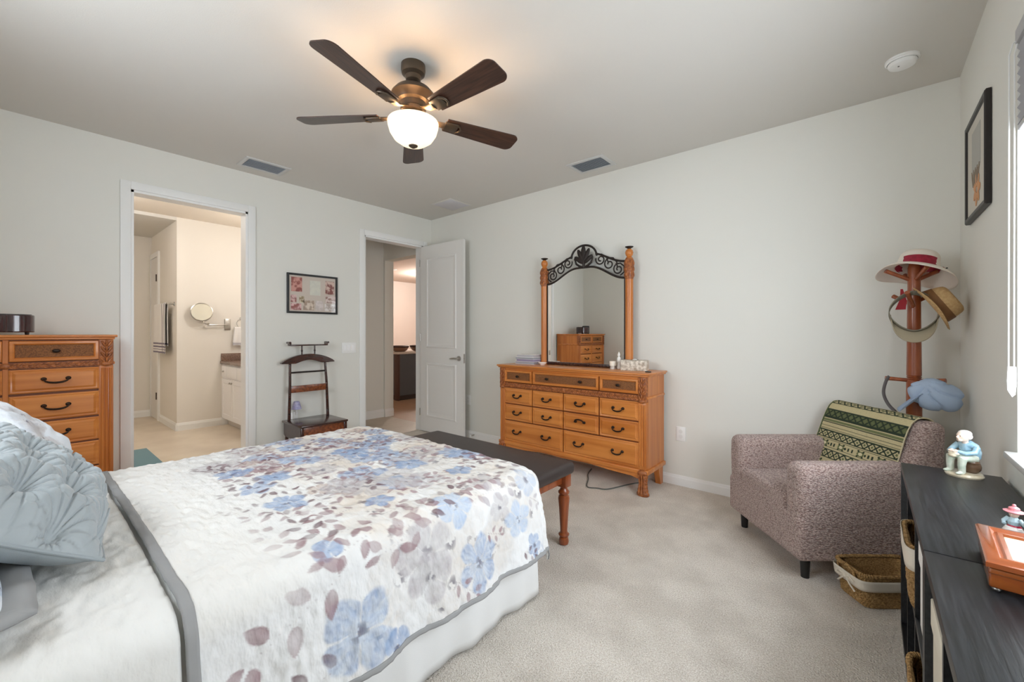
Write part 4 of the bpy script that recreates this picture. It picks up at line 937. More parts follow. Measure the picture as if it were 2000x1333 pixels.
# ------------------------------------------------------------------ armchair and throw
CA = math.radians(-49.79); CC = (4.178, -0.520, 0)
ac = thing('armchair', 'mauve brown slipcovered tub armchair in the corner', 'armchair', CC, CA)
def seer():
    m = bpy.data.materials.new('mauve_seersucker'); m.use_nodes = True; nt = m.node_tree; b = nt.nodes['Principled BSDF']
    b.inputs['Roughness'].default_value = 0.9; b.inputs['Specular IOR Level'].default_value = 0.15; b.inputs['Sheen Weight'].default_value = 0.25
    tc = nt.nodes.new('ShaderNodeTexCoord'); mp = nt.nodes.new('ShaderNodeMapping'); mp.inputs['Scale'].default_value = (1, 0.75, 1.9)
    nt.links.new(tc.outputs['Object'], mp.inputs['Vector'])
    n = nt.nodes.new('ShaderNodeTexVoronoi'); n.inputs['Scale'].default_value = 125; nt.links.new(mp.outputs[0], n.inputs['Vector'])
    r = nt.nodes.new('ShaderNodeValToRGB'); r.color_ramp.elements[0].color = lin(222, 199, 190); r.color_ramp.elements[1].color = lin(140, 113, 107)
    r.color_ramp.elements[0].position = 0.15; r.color_ramp.elements[1].position = 0.75
    nt.links.new(n.outputs['Distance'], r.inputs[0]); nt.links.new(r.outputs[0], b.inputs['Base Color'])
    bp = nt.nodes.new('ShaderNodeBump'); bp.invert = True; bp.inputs['Strength'].default_value = 0.75; bp.inputs['Distance'].default_value = 0.012
    nt.links.new(n.outputs['Distance'], bp.inputs['Height']); nt.links.new(bp.outputs[0], b.inputs['Normal']); return m
M_SEER = seer()
SUB = [('BEVEL', dict(width=0.05, segments=5, limit_method='ANGLE', angle_limit=0.5))]
# local: front = -y, near arm = +x
MB().box(-0.215, 0.215, -0.348, 0.12, 0.30, 0.405).build('seat_cushion', M_SEER, ac, mods=[('BEVEL', dict(width=0.03, segments=4, limit_method='ANGLE'))])
MB().box(-0.345, 0.345, -0.355, 0.30, 0.105, 0.33).build('base', M_SEER, ac, mods=[('BEVEL', dict(width=0.025, segments=4, limit_method='ANGLE'))])
for s in (-1, 1):
    prof = [(s*0.205, 0.25), (s*0.205, 0.585), (s*0.352, 0.595), (s*0.358, 0.45), (s*0.345, 0.25)]
    MB().prism(prof, 1, -0.352, 0.30).build('arm', M_SEER, ac, mods=SUB)
MB().prism([(0.10, 0.30), (0.215, 0.62), (0.285, 0.80), (0.395, 0.80), (0.375, 0.25), (0.10, 0.25)], 0, -0.30, 0.345).build('backrest', M_SEER, ac, mods=SUB)
for sx in (-1, 1):
    for sy in (-0.285, 0.24): MB().cyl((sx*0.28, sy, 0), (sx*0.28, sy, 0.115), 0.019, 0.024, 16).build('leg', M_BLACK, ac)

# woven throw draped over the chair back
def throw():
    n, m_ = 230, 250; half = 0.29
    path = [(0.135, 0.415), (0.148, 0.45), (0.178, 0.53), (0.203, 0.60), (0.235, 0.69), (0.258, 0.745), (0.280, 0.785), (0.310, 0.808), (0.345, 0.812), (0.375, 0.806), (0.405, 0.780), (0.410, 0.70), (0.405, 0.62)]
    pp = np.array(path); d = np.concatenate([[0], np.cumsum(np.hypot(*np.diff(pp, axis=0).T))]); tt = np.linspace(0, d[-1], m_)
    py = np.interp(tt, d, pp[:, 0]); pz = np.interp(tt, d, pp[:, 1])
    k = np.ones(9)/9
    py2 = np.convolve(np.pad(py, 4, 'edge'), k, 'valid'); pz2 = np.convolve(np.pad(pz, 4, 'edge'), k, 'valid')
    u = np.linspace(-half, half, n); P = np.zeros((n, m_, 3)); P[..., 0] = u[:, None]*(1-0.03*(tt/d[-1]))[None]-0.008
    rip = (vnoise((n, m_), (5, 4), 44)-0.5)*0.008
    P[..., 1] = py2[None]-0.010+np.where(np.arange(m_) > m_*0.72, 0.016, 0)[None]*0-rip; P[..., 2] = pz2[None]+0.006+rip*0.5
    tv = tt/d[-1]
    U, V = np.meshgrid(u/half, tt, indexing='ij')   # V metres from front hem upwards
    tan, dg, ol, lt = [np.array(lin(*c)[:3]) for c in ((196, 184, 144), (52, 62, 50), (104, 110, 76), (212, 202, 166))]
    C = np.ones((n, m_, 3))*tan; X = U*half
    def dia(c0, hh, per):
        band = np.abs(V-c0) < hh; ph = np.abs(((X/per) % 1)-0.5)*2; q = np.abs(V-c0)/hh
        dd = np.abs(ph+q-1.0)
        C[band & (dd < 0.25)] = dg; C[band & (np.abs(ph)+q < 0.38)] = ol; C[np.abs(np.abs(V-c0)-hh) < 0.003] = dg
    def turtle(c0):
        per = 0.135
        lx = ((X/per) % 1-0.5)*per; ly = V-c0
        body = np.hypot(lx/0.024, ly/0.016) < 1; C[body] = ol; C[body & (np.hypot(lx/0.014, ly/0.009) < 1)] = lt
        C[(np.hypot((lx-0.032)/0.007, ly/0.007) < 1)] = dg
        C[(np.hypot((np.abs(lx)-0.018)/0.007, (np.abs(ly)-0.016)/0.006) < 1)] = dg
        C[(np.abs(np.abs(lx)-0.055) < 0.006) & (np.abs(ly) < 0.010)] = dg
    turtle(0.035); dia(0.095, 0.024, 0.05); turtle(0.155); dia(0.212, 0.022, 0.05)
    for v in (0.135, 0.180, 0.245, 0.262, 0.285, 0.315): C[np.abs(V-v) < 0.0025] = dg
    C[(np.abs(V-0.30) < 0.007)] = ol*1.2
    dia(0.345, 0.024, 0.05); top = (V > 0.325) & (V < 0.365); C[top & (np.abs(C-tan).sum(-1) < 1e-4)] = ol*0.9
    dia(0.44, 0.022, 0.05); dia(0.55, 0.022, 0.05)
    C[U < -0.95] = np.array(lin(70, 84, 60)[:3]); C[np.abs(U) > 0.985] = lt*0.9
    C[(U < -0.80) & (V < 0.05)] = np.array(lin(44, 96, 72)[:3])
    C *= (0.9+0.2*RNG.random((n, m_)))[..., None]
    o = grid_obj('throw_blanket', P, attr_mat('woven_throw', 0.95, bump=0.5, scales=((500, 1.0),), dist=0.003), None, C)
    o.location = CC; o.rotation_euler = (0, 0, CA); o.modifiers.new('thick', 'SOLIDIFY').thickness = 0.006
    tag(o, 'green and tan woven throw draped over the armchair back', 'throw blanket')
throw()

# ------------------------------------------------------------------ coat rack with hats
RX, RY = 4.587, -0.262
cr = thing('coat_rack', 'reddish wood coat rack standing in the corner behind the armchair', 'coat rack', (RX, RY, 0))
pole = [(0.034, 0.02), (0.034, 0.30), (0.031, 0.32), (0.034, 0.34), (0.034, 0.80), (0.0335, 0.985), (0.029, 0.99), (0.033, 0.995), (0.029, 1.0), (0.033, 1.005), (0.029, 1.01), (0.0325, 1.015), (0.031, 1.15), (0.029, 1.40), (0.027, 1.62), (0.02, 1.65), (0.0, 1.655)]
MB().lathe(pole, seg=28).build('pole', M_RACK, cr)
def peg(a, z, ln, rise):
    d = Vector((math.cos(a), math.sin(a), 0)); p0 = d*0.02+Vector((0, 0, z)); p1 = d*ln+Vector((0, 0, z+rise))
    MB().tube([p0, p0*0.5+p1*0.5, p1], [0.011, 0.0105, 0.012], 12).build('peg', M_RACK, cr)
for k in range(4): peg(math.radians(200+90*k), 1.555, 0.13, 0.055)
peg(math.radians(255), 1.40, 0.135, 0.075); peg(math.radians(20), 1.435, 0.105, 0.05); peg(math.radians(140), 1.42, 0.11, 0.05)
peg(math.radians(192), 0.985, 0.125, 0.008); peg(math.radians(-20), 0.985, 0.13, 0.012); peg(math.radians(90), 0.985, 0.11, 0.01)
for k in range(4):
    a = math.radians(45+90*k); d = Vector((math.cos(a), math.sin(a), 0))
    MB().tube([d*0.02+Vector((0, 0, 0.17)), d*0.07+Vector((0, 0, 0.11)), d*0.125+Vector((0, 0, 0.03)), d*0.155+Vector((0, 0, 0.017))], [0.017, 0.017, 0.016, 0.015], 12).build('foot', M_RACK, cr)

M_SUNHAT = mat('white_straw_cloth', lin(232, 222, 210), 0.85, bump=0.2, bscale=300)
sh_ = thing('sun_hat', 'white wide brimmed sun hat with red band on top of the coat rack', 'hat'); 
sh_.matrix_world = Matrix.Translation((4.597, RY+0.005, 1.598)) @ Matrix.Rotation(math.radians(10), 4, 'Y') @ Matrix.Rotation(math.radians(-17), 4, 'X')
nn, mm = 72, 26; P = np.zeros((nn, mm, 3))
prof = [(0.0, 0.118), (0.04, 0.117), (0.068, 0.110), (0.080, 0.094), (0.084, 0.06), (0.088, 0.03), (0.092, 0.015), (0.105, 0.008), (0.125, 0.0), (0.145, -0.012), (0.160, -0.026), (0.166, -0.036)]
pr = np.array(prof); dd = np.concatenate([[0], np.cumsum(np.hypot(*np.diff(pr, axis=0).T))]); tq = np.linspace(0, dd[-1], mm)
for i in range(nn):
    a = 2*PI*i/nn
    for j in range(mm):
        r = np.interp(tq[j], dd, pr[:, 0]); z = np.interp(tq[j], dd, pr[:, 1]); e = max(0, (r-0.10)/0.066)
        z += e*(0.016*math.cos(2*a)*-1+0.008*math.cos(3*a+1)-0.012*math.cos(a)) ; P[i, j] = (r*math.cos(a)*1.02, r*math.sin(a)*0.95, z)
o = grid_obj('brim_and_crown', P, M_SUNHAT, sh_, closed_u=True); o.modifiers.new('thick', 'SOLIDIFY').thickness = 0.003
M_REDBAND = mat('crimson_ribbon', lin(168, 28, 56), 0.6, col2=lin(140, 18, 44), cscale=60)
MB().lathe([(0.0855, 0.068), (0.0875, 0.05), (0.0905, 0.028), (0.094, 0.016), (0.0925, 0.014), (0.087, 0.026), (0.084, 0.05)], seg=48, cap=False).build('ribbon_band', M_REDBAND, sh_)
MB().tube([(0.094, 0.02, 0.03), (0.11, 0.03, 0.038), (0.122, 0.035, 0.05)], 0.004, 6).tube([(0.094, 0.02, 0.028), (0.115, 0.02, 0.02), (0.128, 0.022, 0.012)], 0.004, 6).build('ribbon_bow', M_BLACK, sh_)
MB().ell((0.045, 0.03, 0.05), (0.045, 0.04, 0.028), u=16, v=10).build('red_lining', M_REDBAND, sh_)

vs = thing('sun_visor', 'khaki sun visor hanging from a coat rack peg by its strap', 'visor', (4.578, RY-0.125, 1.365))
M_KHAKI = mat('khaki_twill', lin(164, 152, 128), 0.85, bump=0.2, bscale=500); M_KHAKI_D = mat('khaki_strap', lin(122, 116, 100), 0.85)
n = 60; P = np.zeros((n, 6, 3))
for i in range(n):
    a = 2*PI*i/n; w = 0.015+0.018*max(0, -math.sin(a))**1.5
    for j in range(6):
        t = j/5-0.5; P[i, j] = (0.092*math.cos(a)+0.006*math.cos(3*a), t*2*w+0.012*math.sin(a), 0.105*math.sin(a)-0.02*t)
o = grid_obj('head_band', P, M_KHAKI_D, vs, closed_u=True); o.modifiers.new('thick', 'SOLIDIFY').thickness = 0.004
P = np.zeros((40, 14, 3))
for i in range(40):
    a = PI*(1.03+0.94*i/39)
    for j in range(14):
        t = j/13; P[i, j] = (0.097*math.cos(a)*(1-0.06*t*t), -0.014-0.035*t+0.02*math.cos(a)**2, 0.105*math.sin(a)*(1-0.25*t)-0.085*t*(0.35+0.65*abs(math.sin(a))**0.6))
o = grid_obj('bill', P, M_KHAKI, vs); o.modifiers.new('thick', 'SOLIDIFY').thickness = 0.005

sth = thing('straw_hat', 'tan straw hat with brown band tilted against the corner wall', 'hat')
ax = Vector((0.82, -0.10, 0.50)).normalized(); ey_ = Vector((0, 1, 0)); ey_ = (ey_-ax*ey_.dot(ax)).normalized(); ex_ = ey_.cross(ax)
sth.matrix_world = Matrix.Translation((4.655, RY-0.05, 1.39)) @ Matrix((ex_, ey_, ax)).transposed().to_4x4()
M_STRAW = mat('tan_straw', lin(206, 172, 122), 0.8, col2=lin(188, 150, 100), cscale=80, bump=0.5, bscale=500)
P = np.zeros((64, 22, 3)); prof = [(0.0, 0.092), (0.035, 0.088), (0.064, 0.100), (0.084, 0.090), (0.094, 0.060), (0.102, 0.012), (0.108, 0.003), (0.125, 0.0), (0.143, 0.003), (0.152, 0.008)]
pr = np.array(prof); dd = np.concatenate([[0], np.cumsum(np.hypot(*np.diff(pr, axis=0).T))]); tq = np.linspace(0, dd[-1], 22)
for i in range(64):
    a = 2*PI*i/64
    for j in range(22):
        r = np.interp(tq[j], dd, pr[:, 0]); z = np.interp(tq[j], dd, pr[:, 1]); e = max(0, (r-0.105)/0.047); P[i, j] = (r*math.cos(a)*0.9, r*math.sin(a), z+e*0.022*math.cos(2*a)*-0.6)
o = grid_obj('crown_and_brim', P, M_STRAW, sth, closed_u=True); o.modifiers.new('thick', 'SOLIDIFY').thickness = 0.003
bnd = MB().lathe([(0.1005, 0.052), (0.1075, 0.014), (0.1065, 0.012), (0.099, 0.047)], seg=40, cap=False); bmesh.ops.transform(bnd.bm, matrix=Matrix.Diagonal((0.91, 1.0, 1, 1)), verts=bnd.bm.verts)
bnd.build('hat_band', mat('brown_hat_band', lin(122, 82, 44), 0.7), sth)

bc = thing('fabric_cap', 'crumpled pale blue fabric cap hanging on low coat rack peg', 'cap', (4.668, RY-0.075, 0.918))
bcm = MB().ell((0.0, 0, 0), (0.112, 0.058, 0.085), (0, 0.30, 0), u=72, v=48)
for v in bcm.bm.verts:
    d = v.co.normalized(); ang = math.atan2(v.co.z-0.075, v.co.x+0.045); rr = math.hypot(v.co.z-0.075, v.co.x+0.045)
    cr_ = max(0, 1-abs(math.sin(ang*5.0+0.6*math.sin(rr*30)))*2.2)*min(1, rr/0.05)
    v.co -= d*0.012*cr_
    v.co += d*0.004*math.sin(v.co.x*55+v.co.z*30)
bcm.build('crown', mat('pale_blue_cotton', lin(172, 190, 214), 0.8, bump=0.2, bscale=60), bc)
P = np.zeros((40, 10, 3))
for i in range(40):
    u = i/39
    for j in range(10):
        t = j/9; P[i, j] = (-0.055-0.085*t-0.015*math.sin(u*PI), -0.062+0.10*u-0.012*math.sin(u*7), 0.01-0.085*t-0.02*math.sin(u*PI)+0.008*math.sin(u*9+t*3))
o = grid_obj('brim', P, mat('pale_blue_brim', lin(160, 178, 204), 0.8), bc); o.modifiers.new('thick', 'SOLIDIFY').thickness = 0.004
def smooth_path(pts, n=40):
    p = np.array(pts, float); out = []
    q = np.vstack([2*p[0]-p[1], p, 2*p[-1]-p[-2]])
    for k in range(len(p)-1):
        a, b, c, d = q[k:k+4]
        for t in np.linspace(0, 1, max(2, n//(len(p)-1)), endpoint=(k == len(p)-2)):
            out.append(tuple(0.5*((2*b)+(-a+c)*t+(2*a-5*b+4*c-d)*t*t+(-a+3*b-3*c+d)*t**3)))
    return out
st_ = tag(MB().tube(smooth_path([(RX-0.105, RY-0.03, 1.003), (RX-0.120, RY-0.048, 0.975), (RX-0.130, RY-0.055, 0.91), (RX-0.112, RY-0.055, 0.85), (RX-0.075, RY-0.05, 0.80)]), 0.012, 8, flat=(0.3, 1)).build('strap', mat('grey_webbing', lin(104, 98, 96), 0.8)), 'grey webbing strap dangling from left lower coat rack peg', 'strap')
rt = tag(MB().prism([(-0.026, 0), (0.018, 0), (0.022, 0.05), (0.006, 0.115), (-0.004, 0.115), (-0.006, 0.06)], 1, -0.004, 0.004).build('red_tag', mat('red_cloth', lin(158, 24, 36), 0.7), loc=(RX-0.055, RY-0.06, 1.385)), 'small red cloth tag hanging behind the khaki visor', 'tag')

# ------------------------------------------------------------------ black shelf units under the window and what they hold
M_SHELF = mat('black_woodgrain_laminate', lin(38, 39, 42), 0.36, col2=lin(17, 18, 20), cscale=14, stretch=(9, 0.5, 6), bump=0.15, bscale=16)
SX0, SX1, SZ = 4.495, 4.780, 0.70
def shelf_unit(y0, y1, label):
    u = thing('shelf_unit', label, 'shelf unit', (SX0, y1, 0), 0, 'black shelf units under the window')
    ln = y1-y0; dp = SX1-SX0; g = 0.022
    MB().box(0, dp, -ln, 0, SZ-0.028, SZ, 0.0015).build('top_panel', M_SHELF, u)
    MB().box(0, dp, -ln, 0, 0, 0.028, 0.0015).build('bottom_panel', M_SHELF, u)
    for yy in (-ln, -g): MB().box(0, dp, yy, yy+g, 0.028, SZ-0.028, 0.001).build('side_panel', M_SHELF, u)
    MB().box(0.004, dp, -ln+g, -g, 0.352, 0.370, 0.001).build('shelf', M_SHELF, u)
    for k in (1, 2):
        y = -ln*k/3; MB().box(0.004, dp, y-0.009, y+0.009, 0.028, 0.352).build('divider', M_SHELF, u); MB().box(0.004, dp, y-0.009, y+0.009, 0.37, SZ-0.028).build('divider', M_SHELF, u)
    MB().box(dp-0.006, dp, -ln+g, -g, 0.028, SZ-0.028).build('back_panel', M_BLACKPLASTIC, u)
shelf_unit(-2.043, -1.095, 'black wood grain shelf unit beside the armchair, under the window'); shelf_unit(-2.996, -2.048, 'black wood grain shelf unit nearest the camera, under music box')

M_WICK = mat('seagrass_wicker', lin(190, 152, 98), 0.85, col2=lin(128, 94, 52), cscale=110, stretch=(1, 1, 2.2), detail=2, bump=0.9, bscale=140)
M_LINER = mat('natural_canvas_liner', lin(222, 212, 196), 0.9, bump=0.2, bscale=400)
def basket(name, label, w, d, hh, flare, M=None, liner=None, rot=0, loc=(0, 0, 0), handles=True, cat='basket', bow=False):
    """open woven basket; w along local x, d along local y"""
    t = thing(name, label, cat, loc, rot); n = 96; rows = 26
    def ringpt(a, s, z):
        c, q = math.cos(a), math.sin(a); p = 0.28
        return (s*w/2*math.copysign(abs(c)**p, c), s*d/2*math.copysign(abs(q)**p, q), z)
    Po = np.zeros((n, rows, 3)); Pi = np.zeros((n, rows, 3))
    for i in range(n):
        a = 2*PI*i/n
        for j in range(rows):
            f = j/(rows-1); s = 1+flare*f; wv = 0.0028*math.sin(f*hh/0.012*PI+ (PI if (i//2) % 2 else 0))
            Po[i, j] = ringpt(a, s+wv/(min(w, d)/2), 0.006+(hh-0.012)*f); Pi[i, j] = ringpt(a, s-0.016/(min(w, d)/2), 0.012+(hh-0.018)*f)
    grid_obj('woven_wall', Po, M_WICK, t, closed_u=True); grid_obj('inner_wall', Pi[::-1], M_WICK, t, closed_u=True)
    MB().prism([ringpt(2*PI*i/48, 0.98, 0)[:2] for i in range(48)], 2, 0.002, 0.014).build('base', M_WICK, t)
    R = []
    for i in range(120):
        a = 2*PI*i/120; p = ringpt(a, 1+flare-0.01, hh-0.004); R.append(p)
    MB().tube(R, [0.0085+0.0018*math.sin(i*2.1) for i in range(120)], 8, closed=True).build('rim', M_WICK, t)
    if liner:
        z0, z1 = liner; L_ = np.zeros((n, 5, 3))
        for i in range(n):
            a = 2*PI*i/n
            for j in range(5):
                z = z0+(z1-z0)*j/4; s = 1+flare*(z/hh)+0.010/(min(w, d)/2); L_[i, j] = ringpt(a, s, z)
        o = grid_obj('liner_band', L_, M_LINER, t, closed_u=True); o.modifiers.new('thick', 'SOLIDIFY').thickness = 0.002
    if handles:
        for s in (-1, 1):
            x = s*w/2*(1+flare); MB().tube([(x+s*0.006, -0.05, hh-0.035), (x+s*0.012, -0.045, hh-0.005), (x+s*0.012, 0.0, hh+0.012), (x+s*0.012, 0.045, hh-0.005), (x+s*0.006, 0.05, hh-0.035)], 0.006, 8).build('handle', M_WICK, t)
    if bow:
        x = -w/2*(1+flare*0.72)-0.016; b = MB()
        for s in (-1, 1):
            b.tube([(x, 0, hh*0.70), (x-0.006, s*0.028, hh*0.78), (x-0.006, s*0.05, hh*0.70), (x-0.004, s*0.026, hh*0.66), (x, 0, hh*0.70)], 0.0045, 8)
            b.tube([(x, 0, hh*0.70), (x-0.004, s*0.024, hh*0.55), (x+0.002, s*0.05, hh*0.40)], 0.004, 8)
        b.ell((x-0.004, 0, hh*0.70), (0.008, 0.010, 0.010)); b.build('twine_bow', M_LINER, t)
    return t
fwd = Vector((-0.6456, 0.7637, 0)); rgt = Vector((0.7637, 0.6456, 0)); camp = Vector((4.386, -3.539, 0))
bp_ = camp+rgt*1.755+fwd*1.985
basket('basket', 'tan woven basket with white canvas band on floor by the armchair', 0.30, 0.165, 0.155, 0.12, liner=(0.085, 0.132), rot=math.radians(40.2), loc=bp_, bow=True)
# baskets and boxes in the shelf cubbies
basket('storage_basket', 'white lined woven basket in an upper cubby of the far shelf unit', 0.24, 0.265, 0.20, 0.05, liner=(0.13, 0.20), loc=(4.612, -1.572, 0.370), handles=False)
basket('storage_basket', 'brown woven basket in bottom cubby of the far shelf unit', 0.25, 0.265, 0.24, 0.05, loc=(4.612, -1.885, 0.028), handles=False)
def carton(label, y, z, w, hh, col):
    c = thing('storage_box', label, 'box', (4.643, y, z))
    MB().box(-0.135, 0.105, -w/2, w/2, 0, hh*0.72, 0.003).build('box_body', mat('box_card', lin(*col), 0.7), c); MB().box(-0.139, 0.108, -w/2-0.004, w/2+0.004, hh*0.72, hh, 0.003).build('lid', mat('box_lid', lin(*[min(255, q+8) for q in col]), 0.7), c)
carton('cream storage box in upper cubby of the nearest shelf unit', -2.215, 0.370, 0.235, 0.235, (214, 206, 188)); carton('small white box in upper cubby beside the seam of shelf units', -1.885, 0.370, 0.22, 0.27, (234, 232, 228))

# seated ceramic figurine
def ceramic(name, c, c2=None): return mat(name, lin(*c), 0.25, col2=lin(*c2) if c2 else None, cscale=40, coat=0.4)
C_SKIN = ceramic('ceramic_skin', (232, 206, 188)); C_HAIR = ceramic('ceramic_white', (236, 230, 222)); C_BLUE = ceramic('ceramic_blue', (128, 168, 190), (170, 200, 212)); C_GRN = ceramic('ceramic_pale_green', (190, 204, 186), (222, 224, 210)); C_BRN = ceramic('ceramic_brown', (104, 78, 58)); C_CRM = ceramic('ceramic_cream', (226, 216, 194), (206, 190, 160))
REM = [('REMESH', dict(mode='VOXEL', voxel_size=0.0022, use_smooth_shade=True)), ('SMOOTH', dict(iterations=3))]
fg = thing('figurine', 'ceramic figurine of a seated man in blue shirt on shelf top', 'figurine', (4.672, -1.165, 0.70), math.radians(-50))
# local: figure faces -y... x to its left
MB().lathe([(0.052, 0), (0.054, 0.006), (0.050, 0.014), (0.0, 0.015)]).build('base', C_CRM, fg)
MB().ell((0, 0.022, 0.038), (0.036, 0.028, 0.030)).ell((0.0, 0.018, 0.055), (0.034, 0.026, 0.014)).build('stump_seat', C_BRN, fg, mods=REM)
lg = MB()
for s in (-1, 1): lg.tube([(s*0.014, 0.025, 0.070), (s*0.020, -0.008, 0.074), (s*0.022, -0.030, 0.070), (s*0.021, -0.032, 0.045), (s*0.022, -0.030, 0.018)], [0.017, 0.017, 0.0145, 0.012, 0.010], 12).ell((s*0.023, -0.040, 0.017), (0.009, 0.017, 0.006))
lg.build('trousers', C_GRN, fg, mods=REM)
MB().tube([(0, 0.028, 0.068), (0, 0.028, 0.088), (0, 0.018, 0.112), (0, 0.008, 0.130)], [0.026, 0.029, 0.029, 0.016], 16).ell((0, 0.016, 0.118), (0.036, 0.020, 0.015)).build('shirt', C_BLUE, fg, mods=REM)
ar = MB()
for s in (-1, 1): ar.tube([(s*0.033, 0.014, 0.117), (s*0.040, -0.002, 0.098), (s*0.028, -0.026, 0.092), (s*0.010, -0.036, 0.096)], [0.011, 0.010, 0.009, 0.008], 10)
ar.build('sleeves', C_BLUE, fg, mods=REM)
hn = MB()
for s in (-1, 1):
    hn.ell((s*0.008, -0.040, 0.098), (0.008, 0.007, 0.006))
    for k in range(4): hn.tube([(s*(0.004+0.003*k), -0.044, 0.099), (s*(0.003+0.0025*k), -0.050, 0.096)], 0.0016, 6)
hn.build('hands', C_SKIN, fg)
hd = MB().ell((0, -0.004, 0.152), (0.0185, 0.020, 0.022)).ell((0, -0.025, 0.150), (0.0038, 0.006, 0.005)).ell((0, -0.018, 0.139), (0.010, 0.008, 0.007)).cyl((0, 0.006, 0.126), (0, 0.0, 0.142), 0.010)
for s in (-1, 1): hd.ell((s*0.019, 0.0, 0.151), (0.003, 0.005, 0.007))
hd.build('head', C_SKIN, fg, mods=REM)
MB().ell((0, 0.003, 0.163), (0.020, 0.021, 0.014)).ell((0, 0.014, 0.152), (0.017, 0.011, 0.014)).build('hair', C_HAIR, fg, mods=REM)
MB().ell((0, -0.040, 0.088), (0.020, 0.012, 0.009)).ell((0, -0.046, 0.080), (0.014, 0.010, 0.008)).build('held_bird', C_CRM, fg, mods=REM)
fe = MB()
for s in (-1, 1): fe.ell((s*0.007, -0.0225, 0.155), (0.002, 0.0015, 0.002), u=8, v=6)
fe.ell((0, -0.0255, 0.1405), (0.005, 0.0015, 0.001), u=8, v=6); fe.build('face_paint', C_BRN, fg)

f2_ = thing('figurine', 'small figurine in a pink hat with a white goose behind music box', 'figurine', (4.682, -1.835, 0.70), math.radians(-35))
C_RED = ceramic('ceramic_red', (186, 44, 72)); C_PINK = ceramic('ceramic_pink', (228, 140, 146)); C_WHT = ceramic('ceramic_white_glaze', (240, 236, 232))
MB().lathe([(0.028, 0), (0.029, 0.004), (0.0, 0.006)], (0, 0, 0)).build('base', C_CRM, f2_)
MB().lathe([(0.027, 0.004), (0.024, 0.018), (0.014, 0.040), (0.011, 0.046)]).build('skirt', C_RED, f2_)
MB().lathe([(0.0275, 0.010), (0.0245, 0.022), (0.015, 0.040), (0.010, 0.042)], (0, -0.003, 0), 20).build('apron', C_WHT, f2_)
MB().tube([(0, 0, 0.042), (0, 0, 0.055), (0, 0, 0.066)], [0.011, 0.0125, 0.006], 12).tube([(-0.011, 0, 0.062), (-0.017, -0.008, 0.052), (-0.012, -0.015, 0.046)], 0.0045, 8).tube([(0.011, 0, 0.062), (0.020, -0.006, 0.054), (0.026, -0.010, 0.052)], 0.0045, 8).build('blouse', ceramic('ceramic_pale_blue', (180, 206, 216)), f2_, mods=[('REMESH', dict(mode='VOXEL', voxel_size=0.0012, use_smooth_shade=True))])
MB().ell((0, -0.001, 0.074), (0.0095, 0.010, 0.0105)).ell((0, -0.011, 0.073), (0.002, 0.003, 0.0025)).build('head', C_SKIN, f2_)
MB().lathe([(0.019, 0.079), (0.020, 0.081), (0.011, 0.084), (0.010, 0.090), (0.004, 0.094), (0, 0.0945)]).ell((0, 0, 0.096), (0.004, 0.004, 0.004)).build('hat', C_PINK, f2_)
gs = MB().ell((0.033, -0.008, 0.060), (0.011, 0.014, 0.010)).tube([(0.033, -0.016, 0.062), (0.034, -0.021, 0.072), (0.034, -0.018, 0.080)], [0.006, 0.0045, 0.0045], 8).ell((0.034, -0.020, 0.082), (0.0048, 0.0065, 0.0048))
gs.build('goose', C_WHT, f2_, mods=[('REMESH', dict(mode='VOXEL', voxel_size=0.0012, use_smooth_shade=True))])

# music box with framed lid
mbx = thing('music_box', 'glossy reddish wood keepsake box with framed picture lid on shelf top', 'keepsake box', (4.682, -2.085, 0.70), math.radians(-4))
M_MBOX = mat('glossy_cherry', lin(164, 88, 36), 0.16, col2=lin(134, 64, 26), cscale=9, stretch=(1, 6, 6), coat=0.8)
BW_, BD_ = 0.090, 0.118
MB().box(-BW_, BW_, -BD_, BD_, 0.010, 0.052, 0.004, 3).build('box_body', M_MBOX, mbx)
Ml = Matrix.Translation((0, 0, 0.054)) @ Matrix.Rotation(-PI/2, 4, 'X')
MB().ring_frame(2*BW_+0.010, 2*BD_+0.010, [(0, 0), (0, 0.010), (0.005, 0.015), (0.022, 0.018), (0.030, 0.010), (0.034, 0.013), (0.042, 0.013), (0.045, 0.007)], Ml).box(-BW_+0.03, BW_-0.03, -BD_+0.03, BD_-0.03, 0.054, 0.060).build('lid_frame', mat('lid_moulding', lin(146, 76, 40), 0.2, coat=0.7), mbx)
MB().box(-BW_+0.038, BW_-0.038, -BD_+0.038, BD_-0.038, 0.0602, 0.0615).build('lid_picture', mat('pale_landscape_print', lin(214, 206, 164), 0.5, col2=lin(188, 200, 178), cscale=22), mbx)
MB().box(-BW_-0.001, BW_+0.001, -BD_-0.001, BD_+0.001, 0.040, 0.0415).build('lid_seam', M_GROOVE, mbx)
for sx in (-1, 1):
    for sy in (-1, 1): MB().ell((sx*(BW_-0.012), sy*(BD_-0.012), 0.006), (0.008, 0.008, 0.006)).build('ball_foot', M_METAL, mbx)

# window shade with cord
ws = thing('window_shade', 'grey cellular shade raised at the top of the right window', 'window shade', (W+0.019, (WIN_Y0+WIN_Y1)/2, WIN_Z1-0.004))
hl = (WIN_Y1-WIN_Y0)/2-0.004
MB().box(-0.026, 0.026, -hl, hl, -0.05, 0.0, 0.003).build('headrail', mat('shade_headrail', lin(190, 190, 192), 0.5), ws)
pts = []
nz_ = 19
for k in range(nz_+1): pts.append((0.022 if k % 2 else 0.012, -0.05-0.29*k/nz_))
poly = [(-a, z) for a, z in pts]+[(a, z) for a, z in reversed(pts)]
MB().prism(poly, 1, -hl+0.004, hl-0.004).build('pleated_fabric', mat('grey_cellular_cloth', lin(176, 176, 180), 0.9), ws, smooth=False)
MB().box(-0.02, 0.02, -hl+0.002, hl-0.002, -0.36, -0.34, 0.003).build('bottom_rail', mat('shade_bottom_rail', lin(196, 196, 198), 0.5), ws)
